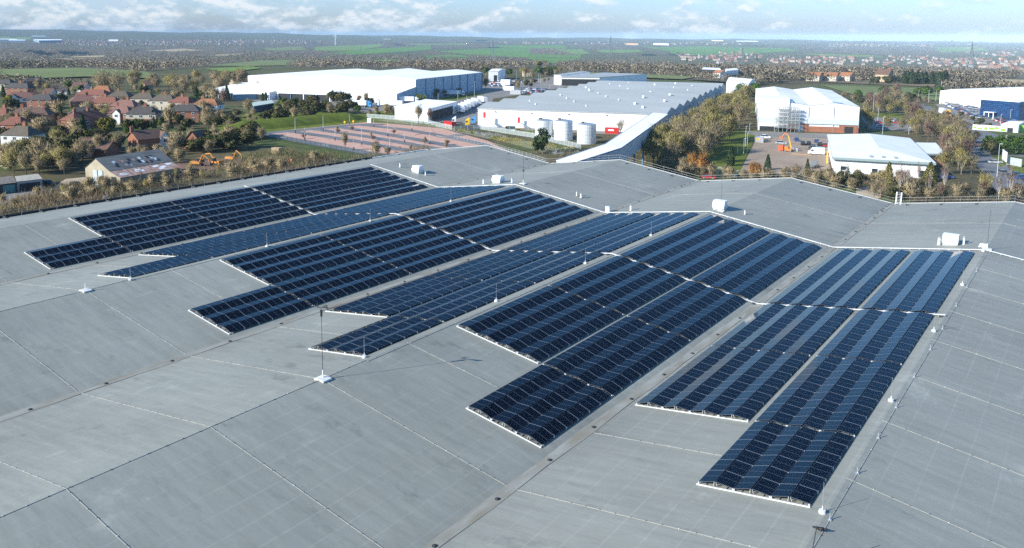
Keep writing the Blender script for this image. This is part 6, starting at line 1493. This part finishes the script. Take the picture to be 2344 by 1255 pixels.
def scatter(poly, n, kinds, hr, lab, grp, dmin, avoid=(), f=gat, wide=(.85, 1.15)):
    x0, x1 = min(p[0] for p in poly), max(p[0] for p in poly); y0, y1 = min(p[1] for p in poly), max(p[1] for p in poly); pts = []; tr = 0
    while len(pts) < n and tr < 6000:
        tr += 1; x, y = random.uniform(x0, x1), random.uniform(y0, y1)
        if not pip(x, y, poly) or any(pip(x, y, a) for a in avoid): continue
        p = f(x, y)
        if any((p[0]-q[0])**2+(p[1]-q[1])**2 < dmin*dmin for q in pts): continue
        pts.append(p); k = random.choice(kinds); w = {'bare_brown': 'bare brown', 'bare_olive': 'bare olive-brown', 'bare_red': 'bare reddish', 'big': 'large bare', 'bush': 'dark leafy', 'scrub': 'low bare', 'ivy': 'ivy-green', 'conifer': 'dark pointed', 'green': 'bright green', 'yellow': 'yellow-twigged', 'birch': 'white-stemmed', 'willow': 'orange-twigged', 'round': 'rounded evergreen', 'cypress': 'dark column-shaped'}[k]
        tree(k, p, random.uniform(*hr), f'{w} {CT(k)} {lab}', f'{w} {CT(k)}s {grp}' if CT(k) == 'tree' else f'{w} bushes {grp}', random.uniform(*wide))
# belt right of the grey roofed warehouse
scatter([(1455,372),(1530,330),(1590,290),(1640,255),(1690,225),(1730,222),(1725,262),(1700,300),(1668,330),(1640,372),(1560,384),(1480,390)], 62, ['bare_brown', 'bare_olive', 'bare_olive', 'bare_brown', 'bare_olive'], (8.5, 12.5), 'in the thick belt right of the white bridge', 'in the belt right of the white bridge', 4.6)
scatter([(1690,232),(1735,226),(1730,205),(1700,198)], 7, ['bare_olive', 'ivy'], (8, 11), 'between the grey roof and the scaffolded factory', 'between the two factories', 6)
scatter([(1520,392),(1600,393),(1640,398),(1690,406),(1690,412),(1560,412)], 14, ['scrub', 'bare_red', 'scrub'], (3, 5), 'behind the far roof edge right of the bridge', 'behind the roof edge by the bridge', 3)
for i, (x, yb, yt) in enumerate(((1608,400,352), (1584,396,352), (1722,404,372), (1735,406,376), (1600,396,362))): treepx('willow', x, yb, yt, f'bright orange-twigged willow shrub behind the roof edge, {ORD[i]} counted from the bridge', 'orange willow shrubs', .75)
# wood left between the estate and the barn
scatter([(25,372),(110,345),(195,335),(285,348),(300,352),(215,360),(190,385),(160,402),(60,405),(0,395),(0,375)], 44, ['bare_brown', 'bare_olive', 'scrub', 'bare_brown', 'bush'], (5, 8.5), 'in the thicket left of the old barn', 'in the thicket left of the barn', 4.2)
scatter([(390,330),(470,318),(600,308),(615,330),(560,350),(440,352),(395,350)], 30, ['bush', 'bare_brown', 'bush', 'scrub'], (4, 7), 'in the dark thicket behind the excavators', 'in the thicket behind the excavators', 4.2)
scatter([(300,352),(400,350),(420,372),(330,378),(300,372)], 10, ['scrub', 'bare_brown'], (3, 5), 'right behind the old barn', 'behind the barn', 4)
# estate gardens
scatter([(0,205),(150,200),(330,205),(500,215),(520,300),(430,300),(300,290),(180,320),(60,340),(0,345)], 104, ['bare_brown', 'scrub', 'scrub', 'bush', 'bare_olive', 'ivy', 'scrub', 'bare_red', 'conifer'], (3.5, 8.5), 'among the houses of the left-hand estate', 'among the estate houses', 4.6)
scatter([(205,196),(330,190),(470,192),(560,188),(560,215),(480,232),(330,215),(210,215)], 34, ['big', 'bare_brown', 'bare_olive', 'bare_brown'], (9, 14), 'in the row of tall bare trees behind the estate', 'behind the estate', 7)
wood('woodland', [(0,186),(120,190),(200,196),(205,206),(0,200)], 40, [B_, O_, B_, D_], (4, 7), k=60)
scatter([(480,190),(560,180),(570,196),(500,215)], 16, ['bare_brown', 'bare_olive'], (9, 12), 'left of the big white warehouse', 'left of the big warehouse', 6)
treepx('big', 238, 214, 158, 'large spreading bare tree towering over the back of the estate, left of the pair', None, 1.25); treepx('big', 272, 216, 160, 'large spreading bare tree at the back of the estate, right of the pair', None, 1.2)
for x, yb, yt, k, l, w in ((191,318,262,'conifer','tall dark pointed conifer in front of the largest brick semi',.9), (248,316,262,'round','big rounded olive-green evergreen right of the dark conifer',1.05), (66,240,208,'conifer','dark conifer left of the black-roofed house',.9), (24,246,214,'round','dark rounded evergreen at the left edge',1.0), (449,232,200,'cypress','dark column-shaped evergreen behind the orange-roofed house',1.0), (137,240,212,'bush','dark ivy-clad tree left of the pinkish-roofed house',.9), (187,240,216,'round','yellow-green rounded shrub before the pinkish-roofed house',.9), (327,200,185,'conifer','dark pointed tree at the back right of the estate',1.2), (330,212,196,'bush','dark round bush behind the olive-roofed houses',1),
    (520,228,196,'conifer','dark conifer at the left end of the loading canopy',1), (602,234,213,'cypress','clipped dark evergreen, left of the pair at the canopy',1.0), (609,235,212,'cypress','clipped dark evergreen, right of the pair at the canopy',1.0), (512,245,205,'bare_red','orange-brown bare tree beside the orange-roofed house',1), (569,264,224,'bare_brown','slim bare tree with two pale stems before the green-roofed hut',.8), (590,216,182,'big','rounded bare tree in front of the left white roof',.9),
    (1242,352,288,'pine','dark layered pine in front of the silos, right one',.9), (1228,352,305,'pine','small pine with pale stem before the silos, left one',.7), (1420,310,270,'big','open bare tree right of the red container',.85), (1112,205,178,'bare_brown','bare tree at the right end of the big warehouse',1.1), (958,285,240,'bare_brown','bare tree before the white depot wall',.7), (985,282,250,'bare_red','reddish bare tree at the open end of the white depot',1.0),
    (1672,380,336,'cypress','dark green conifer on the verge left of the brown yard',1.05), (1757,389,354,'conifer','dark conifer at the front of the brown yard',1.0), (1848,388,364,'conifer','dark conifer left of the flatbed truck',.9), (1939,398,366,'conifer','dark conifer before the white office wall, left one',.9), (2033,424,372,'gold','yellow-green conifer before the white office wall',.9), (2128,415,372,'gold','golden-brown conifer at the right corner of the white office',1.2),
    (2297,272,246,'round','round dark tree in front of the blue office',1.0), (2268,355,318,'bush','dark bare bush left of the big clipped hedge',.8)):
    treepx(k, x, yb, yt, l, None, w)
# dark bushes beside the bank, and trees along the lorry yard
scatter([(612,275),(640,245),(720,240),(800,250),(835,262),(800,270),(720,277),(640,288)], 34, ['bush', 'bush', 'bush', 'bare_brown', 'ivy'], (4.5, 7.5), 'in the dark clump behind the grass bank', 'behind the grass bank', 4.0)
scatter([(480,300),(490,270),(560,268),(610,270),(605,290),(540,298)], 18, ['bush', 'bare_brown', 'bush', 'scrub'], (3, 6), 'at the left end of the grass bank', 'at the left end of the grass bank', 4.5)
scatter([(690,228),(780,224),(880,236),(870,244),(780,240)], 14, ['bare_brown', 'bare_red', 'bush'], (4, 8), 'in front of the white front sheds', 'in front of the white front sheds', 6)
scatter([(985,222),(1050,214),(1060,219),(990,228)], 7, ['bare_olive', 'scrub'], (4, 6), 'on the verge under the ribbed warehouse side', 'under the ribbed warehouse side', 5)
scatter([(905,262),(870,268),(840,270),(845,262),(880,256)], 8, ['scrub', 'bush'], (2.5, 5), 'left of the white depot', 'left of the white depot', 4)
# shrubs in the car park
for i, (x, y) in enumerate(((696,318),(773,306),(806,284+16),(854,322),(862,335),(902,308),(972,329),(790,326),(1024,332))): tree('bare_red', at(x, y), 2.0, 'low dark-red shrub in a bed of the brick car park', 'dark-red shrubs in the brick car park', 2.4)
for i, (x, yb, yt) in enumerate(((790,345,300),(697,312,296),(772,303,288),(850,318,302),(973,330,312),(1022,348,320),(940,350,330),(908,300,292))): treepx('bare_brown', x, yb, yt, f'slender bare sapling in the brick car park, {ORD[i]} listed from the left lane', 'saplings in the brick car park', .55)
# right-hand side
scatter([(1975,290),(2010,260),(2060,250),(2100,262),(2140,285),(2170,300),(2200,330),(2215,360),(2235,400),(2150,402),(2165,345),(2105,320),(2060,306),(1990,300)], 62, ['bare_brown', 'bare_brown', 'bare_olive', 'bare_red', 'yellow'], (6, 10), 'in the bare copse right of the low white office', 'in the copse right of the white office', 4.6, [[(2000,265),(2065,265),(2095,290),(2080,302),(2000,298)]])
scatter([(1975,262),(1995,240),(2020,225),(2065,225),(2060,250),(2010,262)], 16, ['bare_red', 'bare_brown'], (7, 11), 'right behind the scaffolded factory', 'right behind the scaffolded factory', 5)
scatter([(1690,418),(1780,408),(1860,405),(1960,412),(2060,428),(2180,446),(2344,452),(2344,466),(2150,462),(2040,462),(1950,440),(1840,420),(1720,425)], 60, ['scrub', 'scrub', 'bare_red', 'bare_brown', 'bush'], (2.6, 5), 'in the scrub beyond the right-hand roof edge', 'in the scrub beyond the right-hand roof edge', 3.6, [[(1960,424),(2045,424),(2045,458),(1960,446)]])
scatter([(1870,400),(2010,410),(2140,420),(2140,432),(2000,424),(1880,412)], 14, ['bare_red', 'scrub', 'scrub'], (1.6, 3.2), 'in front of the low white office wall', 'before the white office wall', 3.6)
for i, (x, yb, yt) in enumerate(((2058,452,370),(2075,455,380),(2124,458,395),(2100,440,372),(2160,450,372),(2285,462,398),(2310,464,380),(2330,464,410))): treepx('birch', x, yb, yt, f'white-stemmed birch beyond the right-hand roof edge, {ORD[i]} from the left', 'birches beyond the right-hand roof edge', .8)
for i, (x, yb, yt) in enumerate(((2025,436,378),(2250,455,392),(2262,440,395),(2200,400,340),(2185,360,318))): treepx('yellow', x, yb, yt, f'yellow-twigged tree on the right, {ORD[i]} nearest the low white office' if i else 'yellow-twigged tree just before the white office wall', 'yellow-twigged trees on the right')
scatter([(2150,330),(2230,338),(2240,325),(2200,310)], 8, ['bare_brown', 'scrub'], (4, 6), 'beside the right-hand road verge', 'beside the right-hand road', 5)
for i, (x, yb, yt) in enumerate(((2021,222,197),(2052,222,198),(2100,220,200),(2122,222,196),(2148,216,196),(1966,226,205),(1990,230,212))): treepx('green', x, yb, yt, f'bright green rounded bush behind the scaffolded factory, {ORD[i]} listed', 'bright green bushes right of the scaffolded factory', 1.15)
scatter([(2068,190),(2164,192),(2166,196),(2068,194)], 26, ['conifer', 'cypress'], (10, 12.5), 'in the dense dark row behind the green bushes', 'in the dark conifer row on the right', 3.2, wide=(1.1, 1.5)); scatter([(1985,190),(2060,192),(2060,196),(1990,194)], 8, ['conifer', 'bush'], (4, 8), 'left of the dense conifer row', 'left of the conifer row', 6)
scatter([(1860,220),(2010,232),(2150,225),(2150,238),(2040,250),(1975,240)], 24, ['scrub', 'bush', 'bare_brown'], (3, 6), 'on the rough ground behind the scaffolded factory', 'behind the scaffolded factory', 7)
wood('woodland', [(2164,196),(2344,206),(2344,214),(2164,206)], 40, [B_, O_, B_, D_], (6, 10), k=60)
scatter([(2186,258),(2300,300),(2230,292),(2180,262)], 10, ['scrub', 'bush'], (1.5, 3), 'around the right-hand car park', 'around the right-hand car park', 5)
# far middle distance, still told apart
scatter([(1100,172),(1260,166),(1300,170),(1290,178),(1210,182),(1100,182)], 34, ['bare_brown', 'bush', 'bare_olive', 'ivy'], (5, 10), 'behind the far central car park', 'behind the far central car park', 9)
scatter([(1170,196),(1262,186),(1262,192),(1180,206)], 12, ['bush', 'scrub', 'bare_brown'], (3, 6), 'between the two central car parks', 'between the two central car parks', 7)
wood('woodland', [(1310,168),(1480,168),(1660,180),(1740,186),(1735,200),(1660,188),(1480,178),(1310,174)], 110, [B_, O_, B_, D_], (3, 7), k=60)
wood('woodland', [(1725,168),(1850,172),(1990,178),(2060,182),(2060,190),(1830,190),(1725,196)], 140, [B_, O_, B_, D_], (6, 11), k=60)
wood('woodland', [(2166,176),(2344,184),(2344,192),(2166,188)], 60, [B_, O_, B_, D_], (5, 9), k=60)
treepx('conifer', 1572, 142, 130, 'dark tree standing alone in the estate near the pylon, left'); treepx('conifer', 1732, 139, 126, 'dark pointed tree alone at the right of the estate'); treepx('round', 1233, 158, 138, 'dark rounded tree behind the far central car park', None, 1.2)
# clipped hedge on the far right
p0, p1 = at(2256,352), at(2420,352); nn = 9000; t_ = RNG.random(nn); c = p0+(p1-p0)*t_[:, None]; d = (p1-p0)[:2]/np.linalg.norm((p1-p0)[:2]); a = RNG.uniform(0, np.pi, nn); hh = 6.4*(.9+.1*np.sin(t_*40)); rad = RNG.random(nn)**.12
c[:, 0] += -d[1]*np.cos(a)*3.4*rad; c[:, 1] += d[0]*np.cos(a)*3.4*rad; c[:, 2] = np.abs(np.sin(a))**.6*hh*rad+.1
hd = link('hedge', tris_mesh('hedge', np.stack([c+RNG.normal(size=c.shape)*.34 for _ in range(3)], 1), MT['green'], np.stack([-d[1]*np.cos(a), d[0]*np.cos(a), np.sin(a)], 1))); tag(hd, 'tall rounded bright green hedge at the right edge by the bend', 'hedge')
MS = [twig_mat('scrub_brown', (.235, .18, .115)), twig_mat('scrub_straw', (.29, .235, .135)), twig_mat('scrub_olive', (.175, .16, .08)), twig_mat('scrub_dark', (.13, .105, .07))]
# scrub strips (uncountable): low bare growth near the roof edges
def scrubmass(name, poly, n, hs, kinds, seed):
    x0, x1 = min(p[0] for p in poly), max(p[0] for p in poly); y0, y1 = min(p[1] for p in poly), max(p[1] for p in poly); pts = []; hh = []; kk = []
    rr = random.Random(seed); ph = [rr.uniform(0, 6) for _ in range(6)]
    while len(pts) < n:
        x, y = rr.uniform(x0, x1), rr.uniform(y0, y1)
        if not pip(x, y, poly): continue
        p = at(x, y); q = math.sin(p[0]*.31+ph[0])*math.sin(p[1]*.27+ph[1])+.7*math.sin(p[0]*.12+p[1]*.09+ph[2])+.5*math.sin(p[0]*.8+ph[3])*math.sin(p[1]*.9+ph[4])
        if rr.random() > .55+.45*q: continue
        pts.append(p); hh.append(hs[0]+(hs[1]-hs[0])*min(1, max(0, .35+.35*q+rr.gauss(0, .22)))); kk.append(int(len(kinds)*.5*(1+math.sin(p[0]*.07-p[1]*.11+ph[5]+rr.gauss(0, .5)))) % len(kinds))
    pts = np.array(pts); hh = np.array(hh); k = 62; P = np.repeat(pts, k, 0); N_ = len(P); h = np.repeat(hh, k); c = P+RNG.normal(size=P.shape)*np.array([1, 1, 0])*(h*.34)[:, None]; c[:, 2] += RNG.random(N_)*h*.5
    dd = rdir(N_)*.75+np.array([0, 0, .8]); L_ = (h*RNG.uniform(.2, .5, N_))[:, None]; sd = rdir(N_); sd[:, 2] *= .2; tw = .04
    me = tris_mesh(name, np.stack([c-sd*tw, c+sd*tw, c+dd*L_], 1), kinds, np.array([SD.x*.3, SD.y*.3, .8])+rdir(N_)*.5)
    me.polygons.foreach_set('material_index', np.repeat(np.array(kk, dtype=np.int32), k)); o = link(name, me); o['kind'] = 'stuff'
scrubmass('scrub_growth', [(0,450),(150,432),(300,410),(420,392),(560,385),(700,360),(850,352),(980,340),(985,350),(600,412),(300,458),(0,498)], 1000, (.7, 3.8), MS, 1)
scrubmass('scrub_growth', [(480,385),(600,345),(700,352),(820,362),(900,362),(850,372),(600,400)], 340, (.8, 3.0), MS[:3], 2)
scrubmass('young_saplings', [(900,278),(1030,292),(1040,297),(1250,330),(1330,345),(1320,362),(1250,352),(1120,317),(1010,293)], 500, (.9, 2.0), [MT['yel'][1], MT['yel'][0], MT['green'][0], M_TAPE], 3)
scrubmass('scrub_growth', [(1690,418),(1800,404),(1960,416),(2100,446),(2344,456),(2344,470),(2100,468),(1960,440),(1800,420),(1690,432)], 420, (.8, 2.8), MS, 4)
scrubmass('scrub_growth', [(1280,356),(1400,330),(1440,345),(1540,395),(1500,398),(1280,372)], 200, (.8, 2.6), MS, 5)

scatter([(0,462),(150,440),(300,418),(420,398),(560,392),(700,366),(850,356),(960,344),(850,362),(600,400),(300,448),(0,486)], 46, ['scrub', 'scrub', 'scrub', 'yellow', 'birch'], (2.0, 4.2), 'in the rough strip below the black left roof edge', 'in the strip below the left roof edge', 3.4)
scatter([(20,300),(120,250),(300,232),(440,240),(480,290),(400,318),(250,312),(140,322)], 40, ['bush', 'ivy', 'scrub', 'bush'], (3, 6.5), 'between the garden plots of the estate', 'between the garden plots of the estate', 4.2)
